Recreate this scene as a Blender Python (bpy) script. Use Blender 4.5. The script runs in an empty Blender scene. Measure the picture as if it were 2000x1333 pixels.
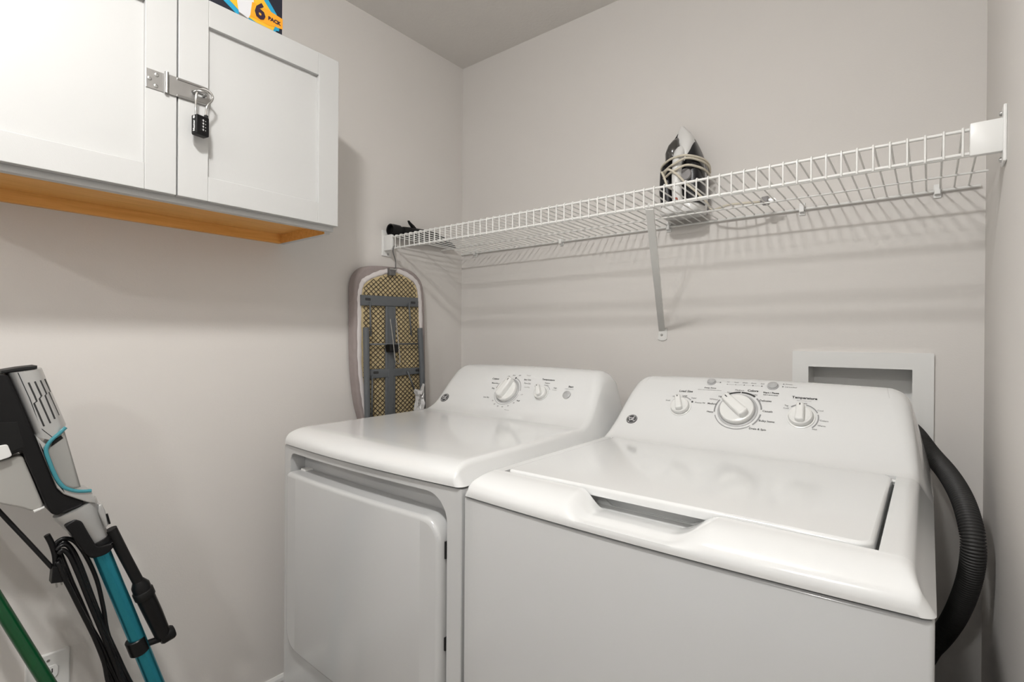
import bpy, bmesh, math, random
from mathutils import Vector, Matrix
random.seed(7)
S = bpy.context.scene
COL = S.collection
PI = math.pi

# ---------------------------------------------------------------- camera
cam_d = bpy.data.cameras.new('camera')
cam_d.sensor_width = 36.0
cam_d.lens = 36.0 * 1016.04 / 2000.0
cam_d.clip_start = 0.01
cam = bpy.data.objects.new('camera', cam_d)
COL.objects.link(cam)
_r, _u, _f = Vector((0.7800844, 0.6256365, 0.0068781)), Vector((-0.0071694, -0.0020541, 0.9999722)), Vector((-0.6256333, 0.780112, -0.0028831))
M4 = Matrix((_r, _u, -_f)).transposed().to_4x4()
M4.translation = Vector((0, 0, 1.165))
cam.matrix_world = M4
S.camera = cam

# ---------------------------------------------------------------- light and exposure
w = bpy.data.worlds.new('world')
S.world = w
w.use_nodes = True
w.node_tree.nodes['Background'].inputs[0].default_value = (0.95, 0.975, 1.0, 1)
w.node_tree.nodes['Background'].inputs[1].default_value = 0.42
# two dome lamps under the ceiling: centre of the dome's rim, radius, depth, emission strength (the lamps are built further down)
LAMPS = [((-0.48, 0.03, 2.265), 0.078, 0.044, 235.0), ((-0.20, -1.58, 2.270), 0.065, 0.038, 260.0)]
LAMP_TINT = (1.0, 0.992, 0.975)
vs = S.view_settings
vs.view_transform = 'Standard'
vs.look = 'None'
vs.gamma = 1.0
vs.use_curve_mapping = False
vs.exposure = 0.41

# ---------------------------------------------------------------- dimensions of the room
XL, XR, YB, YF, ZC = -1.576, 0.0992, 1.615, -0.75, 2.330     # YF: unseen wall behind the camera, with a doorway added to admit fill light
YH = -2.3                                                    # the hall beyond it

# measured outlines of the smaller things, metres
G = {'bag': [(1.3208, 0.9982), (1.3083, 0.9741), (1.2785, 0.9762), (1.2836, 0.9512), (1.2766, 0.9044), (1.2867, 0.8749), (1.3117, 0.8778), (1.3215, 0.9192)],
 'bar1': [(1.0671, 1.315), (1.3211, 1.3215), (1.3213, 1.2864), (1.0673, 1.2782)],
 'bar2': [(1.1024, 1.0575), (1.3464, 1.0555), (1.3466, 1.0319), (1.1026, 1.0236)],
 'bd_hem': [(1.1125, 0.8535), (1.0951, 0.9092), (1.0842, 0.9725), (1.0711, 1.0618), (1.0683, 1.1677), (1.0675, 1.2734), (1.0692, 1.3228), (1.0773, 1.3552), (1.096, 1.3729), (1.1367, 1.3931), (1.1812, 1.4088), (1.2041, 1.4131),
            (1.2346, 1.4145), (1.2831, 1.4023), (1.3183, 1.3824), (1.3338, 1.3543), (1.3393, 1.3075), (1.3453, 1.2091), (1.3489, 1.0905), (1.3577, 0.9712), (1.3642, 0.8314)],
 'bd_in': [(1.1168, 0.8529), (1.0994, 0.9088), (1.0884, 0.9722), (1.0773, 1.0616), (1.0745, 1.1677), (1.0737, 1.2737), (1.0755, 1.318), (1.0836, 1.3469), (1.1003, 1.3644), (1.1412, 1.3845), (1.2042, 1.4038), (1.2346, 1.405),
           (1.2758, 1.3939), (1.3082, 1.3757), (1.3236, 1.3496), (1.3291, 1.3069), (1.335, 1.2089), (1.3411, 1.0907), (1.3499, 0.9718), (1.3563, 0.8324)],
 'bd_out': [(1.0912, 0.8651), (1.0656, 0.9564), (1.0503, 1.0976), (1.0491, 1.2724), (1.0486, 1.3422), (1.0565, 1.3779), (1.0728, 1.4007), (1.0957, 1.4157), (1.1365, 1.4239), (1.204, 1.428), (1.2633, 1.429), (1.3028, 1.4218),
            (1.3334, 1.4034), (1.3543, 1.3758), (1.3626, 1.3288), (1.3689, 1.2097), (1.3725, 1.09), (1.3774, 0.8298)],
 'bw': [(1.0981, 1.2916), (1.0988, 1.2033), (1.2709, 1.2983), (1.279, 1.2074)],
 'bx_ban': [(0.5946, 1.989), (0.63, 1.9891), (0.6717, 1.9836), (0.6718, 1.9574), (0.6367, 1.9512), (0.5899, 1.9528)],
 'bx_base': [(0.5633, 1.9496), (0.5862, 1.9435), (0.5863, 1.9348), (0.5633, 1.941)],
 'bx_bulb': [(0.5559, 2.0047), (0.5596, 1.9699), (0.5633, 1.9484), (0.585, 1.9429), (0.5911, 1.9571), (0.5983, 1.9896), (0.6006, 2.0285)],
 'bx_cyan': [(0.5191, 1.9852), (0.5283, 1.96), (0.5586, 1.9424), (0.6048, 1.9361), (0.6525, 1.9419), (0.6644, 1.9579), (0.6562, 1.9891), (0.635, 2.0147), (0.6233, 2.0405)],
 'bx_sq': [(0.6524, 1.9561), (0.6631, 1.9546), (0.6618, 1.9475), (0.6498, 1.9458)],
 'bx_txt': [(0.6048, 1.9475), (0.6286, 1.9986), (0.634, 1.9628), (0.6644, 1.9644), (0.6722, 2.0075)],
 'bx_yel': [(0.535, 1.9936), (0.5421, 1.967), (0.5656, 1.952), (0.6048, 1.9437), (0.6472, 1.9433), (0.6537, 1.9593), (0.6456, 1.9839), (0.6247, 2.0069), (0.6144, 2.0358)],
 'clipq': [(1.1831, 1.417), (1.2107, 1.4201), (1.2109, 1.4015), (1.1833, 1.3986)],
 'cord_in': [(0.1411, 0.8695), (0.1697, 0.8156), (0.215, 0.738), (0.2486, 0.6795)],
 'cordpts': [(-0.4863, 1.5028, 1.54), (-0.4445, 1.513, 1.54), (-0.4045, 1.5155, 1.54), (-0.3684, 1.5293, 1.54)],
 'hasp': [(0.4516, 1.7052), (0.4807, 1.7126), (0.4618, 1.7079), (0.4631, 1.6672), (0.4968, 1.7209), (0.4831, 1.6718), (0.4569, 1.6571), (0.4673, 1.6595), (0.4928, 1.6623), (0.493, 1.6111), (0.4675, 1.6058), (0.4571, 1.6106)],
 'hook': [(0.2402, 0.7506), (0.2476, 0.7303), (0.2534, 0.7048), (0.2551, 0.6773)],
 'hook_s': [(1.2072, 1.4908), (1.1979, 1.4932), (1.1888, 1.4827), (1.1912, 1.4645), (1.2006, 1.4472), (1.2031, 1.4159)],
 'hose': [(-0.0445, 1.6, 0.9651), (-0.0219, 1.56, 0.9457), (0.0046, 1.5, 0.9146), (0.0324, 1.43, 0.8882), (0.0513, 1.36, 0.8606), (0.0622, 1.31, 0.8258), (0.0666, 1.29, 0.7865), (0.0639, 1.3, 0.7327), (0.0539, 1.33, 0.668),
          (0.0374, 1.38, 0.5935), (0.0108, 1.435, 0.5148), (-0.0348, 1.46, 0.437)],
 'hrod': [(1.0917, 1.1449), (1.3232, 1.1462)],
 'iron_pts': [(-0.5926, 1.5556), (-0.5846, 1.7174), (-0.5841, 1.6569), (-0.549, 1.6427), (-0.5787, 1.7582), (-0.5784, 1.5203)],
 'iron_sole': [(-0.5916, 1.817), (-0.5647, 1.7917), (-0.5335, 1.7383), (-0.515, 1.684), (-0.5115, 1.615), (-0.514, 1.5546), (-0.5273, 1.523), (-0.5735, 1.5216), (-0.6264, 1.5319), (-0.6515, 1.5673), (-0.662, 1.6253),
               (-0.6591, 1.6811), (-0.6478, 1.727), (-0.6283, 1.7626), (-0.6122, 1.7937)],
 'joint': [(1.1696, 1.1449), (1.2084, 1.1429), (1.2086, 1.1152), (1.172, 1.1176)],
 'leg0': [(1.0778, 1.2029), (1.0809, 1.0626), (1.0865, 0.8689)],
 'leg1': [(1.319, 1.2063), (1.3305, 1.0529), (1.34, 0.8376)],
 'lever': [(1.1689, 1.2358), (1.1807, 1.1686), (1.1927, 1.086), (1.2066, 1.0764), (1.2135, 1.0873), (1.2036, 1.1688), (1.1938, 1.2385)],
 'loop0': [(0.2534, 0.7188), (0.2566, 0.7308), (0.2699, 0.7344), (0.287, 0.7216), (0.3063, 0.6823), (0.3244, 0.6255), (0.3366, 0.5583), (0.348, 0.4846), (0.3919, 0.3524)],
 'loop1': [(0.255, 0.7151), (0.2616, 0.7228), (0.2733, 0.7192), (0.2854, 0.6891), (0.3021, 0.6279), (0.3247, 0.5517), (0.348, 0.4731), (0.382, 0.3575)],
 'loop2': [(0.2567, 0.7091), (0.2633, 0.7157), (0.2751, 0.6978), (0.2889, 0.6547), (0.3066, 0.5927), (0.3294, 0.5157), (0.3529, 0.4362), (0.3771, 0.3601)],
 'loop3': [(0.2575, 0.7035), (0.2608, 0.7078), (0.2701, 0.6776), (0.2821, 0.6351), (0.2979, 0.5849), (0.3204, 0.5083), (0.3389, 0.4429), (0.3607, 0.3686)],
 'loop4': [(0.2567, 0.6983), (0.2617, 0.6913), (0.2702, 0.6503), (0.2822, 0.6131), (0.3024, 0.5552), (0.3295, 0.4872), (0.3482, 0.4269), (0.3722, 0.3626)],
 'loop5': [(0.2551, 0.6935), (0.2652, 0.6576), (0.2762, 0.6263), (0.2892, 0.5883), (0.3159, 0.5103), (0.3342, 0.4451), (0.3484, 0.375)],
 'loop6': [(0.2591, 0.7192), (0.2683, 0.7273), (0.2819, 0.7067), (0.2958, 0.669), (0.311, 0.6134), (0.3321, 0.5373), (0.3575, 0.4572), (0.3939, 0.3514)],
 'lrod': [(1.1106, 1.0348), (1.1055, 0.8666), (1.2681, 1.0439), (1.2957, 0.9736)],
 'noz_body': [(1.2662, 1.5945), (1.435, 1.6161), (1.4745, 1.6105), (1.5094, 1.5805), (1.5365, 1.5357), (1.4864, 1.5539), (1.4217, 1.5566), (1.2716, 1.5396)],
 'noz_lever': [(1.3032, 1.6128), (1.3337, 1.6045)],
 'noz_ring': [(1.2234, 1.5662), (1.2425, 1.5465)],
 'outlet': [(0.2309, 0.4431), (0.3067, 0.435), (0.2621, 0.4294), (0.2892, 0.4106), (0.2702, 0.4091), (0.2774, 0.3973)],
 'plug': [(0.2477, 0.6851), (0.2609, 0.6818), (0.2652, 0.6467), (0.2454, 0.6505)],
 'plugpos': (-0.3484, 1.5377, 1.54),
 'pole_a': (-1.5, 0.1785, 0.6038),
 'pole_a2': (-1.5, 0.1724, 0.6115),
 'pole_b': (-1.47, 0.248, 0.4234),
 'prong0': [(0.2544, 0.6484), (0.2561, 0.6359)],
 'prong1': [(0.2619, 0.649), (0.2644, 0.6383)],
 'rail': [(1.1722, 1.2823), (1.2158, 1.2828), (1.2236, 0.8874), (1.182, 0.8882)],
 'vac_arm': [(0.4167, 0.4443), (0.4512, 0.4422)],
 'vac_bin': [(0.1515, 0.9171), (0.2005, 0.9269), (0.2336, 0.8141), (0.2163, 0.8079), (0.1993, 0.8205), (0.1696, 0.8349), (0.1517, 0.8472)],
 'vac_binlip': [(0.2163, 0.8111), (0.2336, 0.8152), (0.2336, 0.812), (0.2179, 0.8065)],
 'vac_body': [(0.1545, 1.0926), (0.1769, 1.0916), (0.1949, 1.0361), (0.2142, 0.9738), (0.2341, 0.9075), (0.2513, 0.8507), (0.2612, 0.8366), (0.2798, 0.8237), (0.2971, 0.813), (0.2928, 0.803), (0.2672, 0.7972), (0.2531, 0.7932),
              (0.2441, 0.7977), (0.2368, 0.8112), (0.2145, 0.8848), (0.2028, 0.9203), (0.199, 0.9365), (0.155, 0.9165)],
 'vac_button': [(0.1635, 0.9522), (0.1766, 0.9533), (0.1833, 0.9308), (0.1796, 0.9274), (0.1636, 0.923)],
 'vac_clip': [(0.3777, 0.4643), (0.4094, 0.4692), (0.4219, 0.4335), (0.3896, 0.427)],
 'vac_cup': [(0.2509, 0.9625), (0.2624, 0.9729), (0.2909, 0.8443), (0.2755, 0.8422), (0.262, 0.8516), (0.2529, 0.8654), (0.2446, 0.8896), (0.2381, 0.9142), (0.234, 0.9298), (0.2396, 0.9449)],
 'vac_cupdark': [(0.2444, 0.9506), (0.2567, 0.9596), (0.2608, 0.9536), (0.2412, 0.9382)],
 'vac_cuprim': [(0.2641, 0.9759), (0.2525, 0.9634), (0.2428, 0.954), (0.2356, 0.9434), (0.2332, 0.9299), (0.2381, 0.91), (0.2446, 0.8874), (0.2529, 0.8654), (0.2628, 0.8504), (0.278, 0.8405), (0.2926, 0.8362), (0.3067, 0.8343)],
 'vac_grip': [(0.1548, 0.9966), (0.1913, 0.9953), (0.202, 0.9443), (0.155, 0.9265)],
 'vac_knob': [(0.4448, 0.4438), (0.4751, 0.4504)],
 'vac_latch': [(0.3202, 0.7997), (0.3256, 0.8007), (0.3321, 0.7843), (0.3377, 0.7521), (0.3331, 0.7465), (0.3267, 0.7641), (0.3202, 0.7839)],
 'vac_neck': [(0.2564, 0.7902), (0.2884, 0.7985), (0.3184, 0.8013), (0.3387, 0.729), (0.3416, 0.7098), (0.3205, 0.7093), (0.3079, 0.7433), (0.2937, 0.7717), (0.2799, 0.7786), (0.2639, 0.7698)],
 'vac_neckdark': [(0.2623, 0.7703), (0.2799, 0.7797), (0.2911, 0.7724), (0.3079, 0.731), (0.3178, 0.709), (0.3416, 0.7098), (0.3462, 0.713), (0.3426, 0.6935), (0.3315, 0.6878), (0.3179, 0.6864), (0.3036, 0.6932), (0.2957, 0.7035),
                  (0.2766, 0.7445)],
 'vac_neckline': [(0.285, 0.7994), (0.2876, 0.7932), (0.2972, 0.7719), (0.3105, 0.7448), (0.3214, 0.7203), (0.326, 0.7077)],
 'vac_quad': [(0.1769, 1.0916), (0.2319, 1.0996), (0.2174, 0.9618), (0.242, 0.952), (0.2708, 0.9805)],
 'vac_rim': [(0.1688, 1.097), (0.1947, 1.1021), (0.2216, 1.1053), (0.2216, 1.099), (0.1947, 1.0959), (0.1689, 1.0909)],
 'vac_ring': [(0.3223, 0.7167), (0.3324, 0.6875)],
 'vac_seam': [(0.191, 1.093), (0.2086, 1.0391), (0.2251, 0.9797), (0.2291, 0.9739), (0.2436, 0.9571)],
 'vac_shell': [(0.1769, 1.0916), (0.2319, 1.0996), (0.2457, 1.0585), (0.2565, 1.0222), (0.2708, 0.9805), (0.2542, 0.9653), (0.2444, 0.957), (0.2348, 0.9435), (0.2174, 0.9629), (0.2142, 0.9738), (0.1949, 1.0361)],
 'vac_strip': [(0.2174, 0.9639), (0.2348, 0.9445), (0.2308, 0.9377), (0.2316, 0.9291), (0.2365, 0.9092), (0.243, 0.8867), (0.2521, 0.8634), (0.262, 0.8494), (0.2755, 0.84), (0.3076, 0.8341), (0.3166, 0.8039), (0.3015, 0.8098),
               (0.2798, 0.8237), (0.2612, 0.8366), (0.2513, 0.8507), (0.2341, 0.9075)],
 'vac_tube': [(0.3297, 0.6918), (0.3794, 0.5294), (0.4357, 0.3442)],
 'vac_vent0': [(0.2062, 1.0726), (0.2155, 1.0448), (0.2187, 1.0341), (0.2148, 1.0302), (0.2299, 0.9823)],
 'vac_vent1': [(0.2155, 1.0741), (0.2257, 1.044), (0.2226, 1.039), (0.2395, 0.9875)],
 'vac_vent2': [(0.2241, 1.0757), (0.2337, 1.0476), (0.2313, 1.0446), (0.2467, 0.9952)],
 'vac_vent3': [(0.232, 1.0774), (0.2409, 1.0503), (0.2377, 1.0505), (0.2541, 1.0009)],
 'vac_wand': [(0.348, 0.7332), (0.3759, 0.6598), (0.4059, 0.5831)],
 'vac_wand2': [(0.4009, 0.5981), (0.4121, 0.5641), (0.4319, 0.5079), (0.4512, 0.4508)]}

# ---------------------------------------------------------------- helpers
def mat(name, col, rough=0.5, metal=0.0, coat=0.0, bump=0.0, bscale=200.0, var=0.0, vscale=6.0, trans=0.0, emit=0.0, spec=0.5):
    m = bpy.data.materials.new(name)
    m.use_nodes = True
    nt = m.node_tree
    b = nt.nodes['Principled BSDF']
    b.inputs['Base Color'].default_value = (*col, 1)
    b.inputs['Roughness'].default_value = rough
    b.inputs['Metallic'].default_value = metal
    b.inputs['Coat Weight'].default_value = coat
    b.inputs['Coat Roughness'].default_value = 0.08
    b.inputs['Specular IOR Level'].default_value = spec
    b.inputs['Transmission Weight'].default_value = trans
    if emit:
        b.inputs['Emission Color'].default_value = (1, 0.96, 0.9, 1)
        b.inputs['Emission Strength'].default_value = emit
    tc = nt.nodes.new('ShaderNodeTexCoord')
    if var:
        n = nt.nodes.new('ShaderNodeTexNoise')
        n.inputs['Scale'].default_value = vscale
        n.inputs['Detail'].default_value = 4
        nt.links.new(tc.outputs['Object'], n.inputs['Vector'])
        r = nt.nodes.new('ShaderNodeMix')
        r.data_type = 'RGBA'
        r.inputs[6].default_value = (*[c * (1 - var) for c in col], 1)
        r.inputs[7].default_value = (*[min(1, c * (1 + var)) for c in col], 1)
        nt.links.new(n.outputs['Fac'], r.inputs[0])
        nt.links.new(r.outputs[2], b.inputs['Base Color'])
    if bump:
        n = nt.nodes.new('ShaderNodeTexNoise')
        n.inputs['Scale'].default_value = bscale
        n.inputs['Detail'].default_value = 3
        nt.links.new(tc.outputs['Object'], n.inputs['Vector'])
        bp = nt.nodes.new('ShaderNodeBump')
        bp.inputs['Strength'].default_value = bump
        bp.inputs['Distance'].default_value = 0.002
        nt.links.new(n.outputs['Fac'], bp.inputs['Height'])
        nt.links.new(bp.outputs['Normal'], b.inputs['Normal'])
    return m

def wood_mat(name, c1, c2):
    m = bpy.data.materials.new(name)
    m.use_nodes = True
    nt = m.node_tree
    b = nt.nodes['Principled BSDF']
    b.inputs['Roughness'].default_value = 0.45
    tc = nt.nodes.new('ShaderNodeTexCoord')
    mp = nt.nodes.new('ShaderNodeMapping')
    mp.inputs['Scale'].default_value = (40, 2.5, 40)
    n = nt.nodes.new('ShaderNodeTexNoise')
    n.inputs['Scale'].default_value = 3.0
    n.inputs['Detail'].default_value = 6
    n.inputs['Distortion'].default_value = 0.6
    r = nt.nodes.new('ShaderNodeValToRGB')
    r.color_ramp.elements[0].position = 0.3
    r.color_ramp.elements[0].color = (*c1, 1)
    r.color_ramp.elements[1].position = 0.7
    r.color_ramp.elements[1].color = (*c2, 1)
    nt.links.new(tc.outputs['Object'], mp.inputs['Vector'])
    nt.links.new(mp.outputs['Vector'], n.inputs['Vector'])
    nt.links.new(n.outputs['Fac'], r.inputs['Fac'])
    nt.links.new(r.outputs['Color'], b.inputs['Base Color'])
    return m

WALL = mat('wall_paint', (0.685, 0.657, 0.627), 0.75, bump=0.10, bscale=260, var=0.012, vscale=3)
CEIL = mat('ceiling_paint', (0.72, 0.695, 0.665), 0.85, bump=0.5, bscale=90, var=0.015, vscale=40)
TRIM = mat('white_trim', (0.68, 0.675, 0.655), 0.4)
FLOOR = wood_mat('floor_planks', (0.22, 0.19, 0.16), (0.33, 0.29, 0.25))
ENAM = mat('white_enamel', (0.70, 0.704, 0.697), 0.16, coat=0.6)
ENAM_SHADE = mat('white_enamel_shaded', (0.50, 0.502, 0.498), 0.2, coat=0.4)  # same white as the tops, darkened for the shade on the fronts
PLASW = mat('white_plastic', (0.77, 0.768, 0.75), 0.3)
WIREW = mat('white_vinyl_wire', (0.74, 0.735, 0.71), 0.35)
CABW = mat('cabinet_white', (0.55, 0.55, 0.54), 0.42, bump=0.05, bscale=500)
CABG = mat('cabinet_edge_grey', (0.50, 0.50, 0.49), 0.5)
WOOD = wood_mat('birch_veneer', (0.72, 0.35, 0.08), (0.86, 0.47, 0.14))
STEEL = mat('galvanised_steel', (0.46, 0.455, 0.445), 0.36, 1.0, var=0.08, vscale=60)
CHROME = mat('chrome', (0.55, 0.545, 0.53), 0.15, 1.0)
BLACK = mat('black_plastic', (0.006, 0.006, 0.0065), 0.34, spec=0.28)
BLACKM = mat('black_matt', (0.009, 0.009, 0.009), 0.5, spec=0.25)
DARKST = mat('dark_steel_wire', (0.20, 0.20, 0.20), 0.4, 0.8)
SLOT = mat('dark_slot', (0.03, 0.03, 0.03), 0.8)
INK = mat('printed_ink', (0.04, 0.04, 0.04), 0.6)
INKG = mat('printed_grey_ink', (0.27, 0.27, 0.27), 0.6)
WHITEINK = mat('white_ink', (0.85, 0.85, 0.85), 0.5)
KNOB = mat('knob_plastic', (0.74, 0.74, 0.72), 0.2, coat=0.4)
BUTTON = mat('grey_button', (0.42, 0.42, 0.42), 0.3)
SILVER = mat('silver_plastic', (0.55, 0.55, 0.54), 0.32, 0.55)
TEAL = mat('teal_tube', (0.03, 0.29, 0.38), 0.24, 0.75)
TEALT = mat('teal_trim', (0.05, 0.25, 0.30), 0.2)
CLEAR = mat('clear_cup', (0.50, 0.50, 0.48), 0.12, trans=0.55)
BINP = mat('translucent_bin', (0.48, 0.47, 0.44), 0.18, trans=0.25, coat=0.5)
GREEN = mat('green_enamel', (0.0, 0.06, 0.016), 0.28, coat=0.3)
HOSE = mat('hose_grey', (0.036, 0.035, 0.034), 0.5, spec=0.35)
GREYF = mat('grey_frame_paint', (0.10, 0.108, 0.115), 0.45)
TAN = mat('tan_felt', (0.56, 0.45, 0.25), 0.9, var=0.25, vscale=90)
MESHW = mat('mesh_wire', (0.055, 0.045, 0.035), 0.6)
COVER = mat('mauve_cover_cloth', (0.30, 0.255, 0.245), 0.85, bump=0.6, bscale=120, var=0.1, vscale=50)
HEM = mat('white_elastic_hem', (0.66, 0.62, 0.61), 0.8, bump=0.5, bscale=300)
IRONB = mat('iron_black', (0.012, 0.012, 0.014), 0.3, spec=0.35)
IRONW = mat('iron_white', (0.72, 0.715, 0.70), 0.28)
IRONG = mat('iron_grey', (0.26, 0.25, 0.25), 0.35)
TANK = mat('smoky_tank', (0.07, 0.065, 0.06), 0.08, trans=0.3, coat=0.6)
CORDW = mat('cream_cord', (0.62, 0.57, 0.47), 0.55)
REDB = mat('red_button', (0.35, 0.10, 0.07), 0.3)
BAG = mat('crumpled_film', (0.55, 0.54, 0.53), 0.25, coat=0.5)
NAVY = mat('carton_navy', (0.015, 0.017, 0.03), 0.35)
YEL = mat('carton_yellow', (0.85, 0.48, 0.03), 0.4)
ORG = mat('carton_orange', (0.90, 0.37, 0.02), 0.4)
CYAN = mat('carton_cyan', (0.02, 0.33, 0.55), 0.4)
BULBW = mat('carton_bulb_white', (0.72, 0.72, 0.74), 0.4)
PURP = mat('carton_purple', (0.035, 0.015, 0.035), 0.4)

class Root:
    pass
ROOTS = {}

def root_of(o):
    while o.parent:
        o = o.parent
    return o

def finish(bm, name, m, parent=None, smooth=False, mods=()):
    """link a bmesh given in world coordinates as one object"""
    bmesh.ops.recalc_face_normals(bm, faces=bm.faces[:])
    me = bpy.data.meshes.new(name)
    if parent is not None:
        off = root_of(parent).location
        bmesh.ops.translate(bm, vec=-off, verts=bm.verts[:])
    bm.to_mesh(me)
    bm.free()
    me.materials.append(m)
    if smooth:
        me.polygons.foreach_set('use_smooth', [True] * len(me.polygons))
        if smooth != 'all':
            me.set_sharp_from_angle(angle=math.radians(smooth if smooth is not True else 40))
            for p in me.polygons:
                if p.loop_total > 4:
                    p.use_smooth = False
    o = bpy.data.objects.new(name, me)
    COL.objects.link(o)
    if parent is not None:
        o.parent = parent
    return o

def center(o):
    """move the origin of a top-level mesh to the middle of its base"""
    me = o.data
    vs_ = [v.co for v in me.vertices]
    c = Vector(((min(v.x for v in vs_) + max(v.x for v in vs_)) / 2, (min(v.y for v in vs_) + max(v.y for v in vs_)) / 2, min(v.z for v in vs_)))
    me.transform(Matrix.Translation(-c))
    o.location = c
    return o

def tag(o, label, cat, group=None):
    o['label'] = label
    o['category'] = cat
    if group:
        o['group'] = group
    return o

def thing(name, label, cat, loc):
    o = bpy.data.objects.new(name, None)
    o.location = loc
    o.empty_display_size = 0.05
    COL.objects.link(o)
    return tag(o, label, cat)

def struct(name, bm, m, **k):
    o = finish(bm, name, m, **k)
    o['kind'] = 'structure'
    return o

def add_box(bm, x0, x1, y0, y1, z0, z1, bev=0.0, seg=2):
    r = bmesh.ops.create_cube(bm, size=1.0)
    vs_ = r['verts']
    bmesh.ops.scale(bm, vec=(abs(x1 - x0), abs(y1 - y0), abs(z1 - z0)), verts=vs_)
    bmesh.ops.translate(bm, vec=((x0 + x1) / 2, (y0 + y1) / 2, (z0 + z1) / 2), verts=vs_)
    if bev:
        es = list({e for v in vs_ for e in v.link_edges})
        bmesh.ops.bevel(bm, geom=es, offset=bev, segments=seg, affect='EDGES', profile=0.5)
    return bm

def box(*a, **k):
    return add_box(bmesh.new(), *a, **k)

def catmull(pts, n=8, closed=False):
    P = [Vector(p) for p in pts]
    out = []
    N = len(P)
    rng = range(N if closed else N - 1)
    for i in rng:
        if closed:
            a, b, c, d = P[(i - 1) % N], P[i], P[(i + 1) % N], P[(i + 2) % N]
        else:
            a, b, c, d = P[max(i - 1, 0)], P[i], P[i + 1], P[min(i + 2, N - 1)]
        for k in range(n):
            t = k / n
            out.append(0.5 * ((2 * b) + (c - a) * t + (2 * a - 5 * b + 4 * c - d) * t * t + (3 * b - a - 3 * c + d) * t ** 3))
    if not closed:
        out.append(P[-1])
    return out

def add_tube(bm, pts, r, seg=8, closed=False, caps=True, flat=1.0):
    P = [Vector(p) for p in pts]
    n = len(P)
    R = r if hasattr(r, '__len__') else [r] * n
    rings = []
    up = None
    for i in range(n):
        if closed:
            t = P[(i + 1) % n] - P[i - 1]
        else:
            t = P[min(i + 1, n - 1)] - P[max(i - 1, 0)]
        t.normalize()
        if up is None:
            up = Vector((0, 0, 1)) if abs(t.z) < 0.9 else Vector((1, 0, 0))
        a = t.cross(up)
        a.normalize()
        b = a.cross(t)
        b.normalize()
        up = b
        rings.append([bm.verts.new(P[i] + (a * math.cos(2 * PI * k / seg) + b * math.sin(2 * PI * k / seg) * flat) * R[i]) for k in range(seg)])
    for i in range(n if closed else n - 1):
        A, B = rings[i], rings[(i + 1) % n]
        for k in range(seg):
            bm.faces.new((A[k], A[(k + 1) % seg], B[(k + 1) % seg], B[k]))
    if caps and not closed:
        bm.faces.new(rings[0][::-1])
        bm.faces.new(rings[-1])
    return bm

def tube(*a, **k):
    return add_tube(bmesh.new(), *a, **k)

def frame(o, u, v):
    o, u, v = Vector(o), Vector(u).normalized(), Vector(v).normalized()
    n = u.cross(v).normalized()
    v = n.cross(u)
    return o, u, v, n

class SurfFrame(tuple):
    """a frame whose print follows the curved surface: pt(a, b, h) gives the point"""
def fpt(fr, a, b, h):
    if isinstance(fr, SurfFrame):
        return fr.pt(a, b, h)
    return fr[0] + fr[1] * a + fr[2] * b + fr[3] * h

def add_lathe(bm, fr, prof, seg=24, scale=(1, 1)):
    """prof: list of (radius, height along the normal of the frame)"""
    o, u, v, n = fr
    rings = []
    for r, h in prof:
        if r < 1e-6:
            rings.append([bm.verts.new(o + n * h)])
        else:
            rings.append([bm.verts.new(o + (u * math.cos(2 * PI * k / seg) * scale[0] + v * math.sin(2 * PI * k / seg) * scale[1]) * r + n * h) for k in range(seg)])
    for A, B in zip(rings, rings[1:]):
        for k in range(seg):
            k2 = (k + 1) % seg
            if len(A) == 1 and len(B) == 1:
                continue
            if len(A) == 1:
                bm.faces.new((A[0], B[k2], B[k]))
            elif len(B) == 1:
                bm.faces.new((A[k], A[k2], B[0]))
            else:
                bm.faces.new((A[k], A[k2], B[k2], B[k]))
    for ring, flip in ((rings[0], True), (rings[-1], False)):
        if len(ring) > 2:
            bm.faces.new(ring[::-1] if flip else ring)
    return bm

def lathe(*a, **k):
    return add_lathe(bmesh.new(), *a, **k)

def inset_poly(poly, d):
    """offset a simple polygon inwards by d (mitre, limited)"""
    N = len(poly)
    area = sum(poly[i][0] * poly[(i + 1) % N][1] - poly[(i + 1) % N][0] * poly[i][1] for i in range(N))
    sg = 1 if area > 0 else -1
    out = []
    for i in range(N):
        p0, p1, p2 = Vector(poly[i - 1]), Vector(poly[i]), Vector(poly[(i + 1) % N])
        e1, e2 = p1 - p0, p2 - p1
        if e1.length < 1e-9 or e2.length < 1e-9:
            e1 = e2 = p2 - p0
        n1 = Vector((-e1.y, e1.x)).normalized() * sg
        n2 = Vector((-e2.y, e2.x)).normalized() * sg
        m = n1 + n2
        if m.length < 1e-6:
            m = n1.copy()
        m.normalize()
        q = p1 + m * d / max(0.55, m.dot(n1))
        out.append((q.x, q.y))
    return out

def add_prism(bm, fr, poly, d0, d1, bev=0.0, seg=3):
    """polygon (a, b) in the frame, extruded along its normal from d0 to d1; the d1 rim is rounded"""
    o, u, v, n = fr
    loops = [(poly, d0)]
    if bev:
        sgn = 1 if d1 > d0 else -1
        for k in range(seg + 1):
            t = PI / 2 * k / seg
            loops.append((inset_poly(poly, bev * (1 - math.cos(t))), d1 - sgn * bev * (1 - math.sin(t))))
    else:
        loops.append((poly, d1))
    R = [[bm.verts.new(o + u * a + v * b + n * d) for a, b in pl] for pl, d in loops]
    N = len(poly)
    for A, B in zip(R, R[1:]):
        for k in range(N):
            bm.faces.new((A[k], A[(k + 1) % N], B[(k + 1) % N], B[k]))
    bm.faces.new(R[0][::-1])
    bm.faces.new(R[-1])
    return bm

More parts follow.
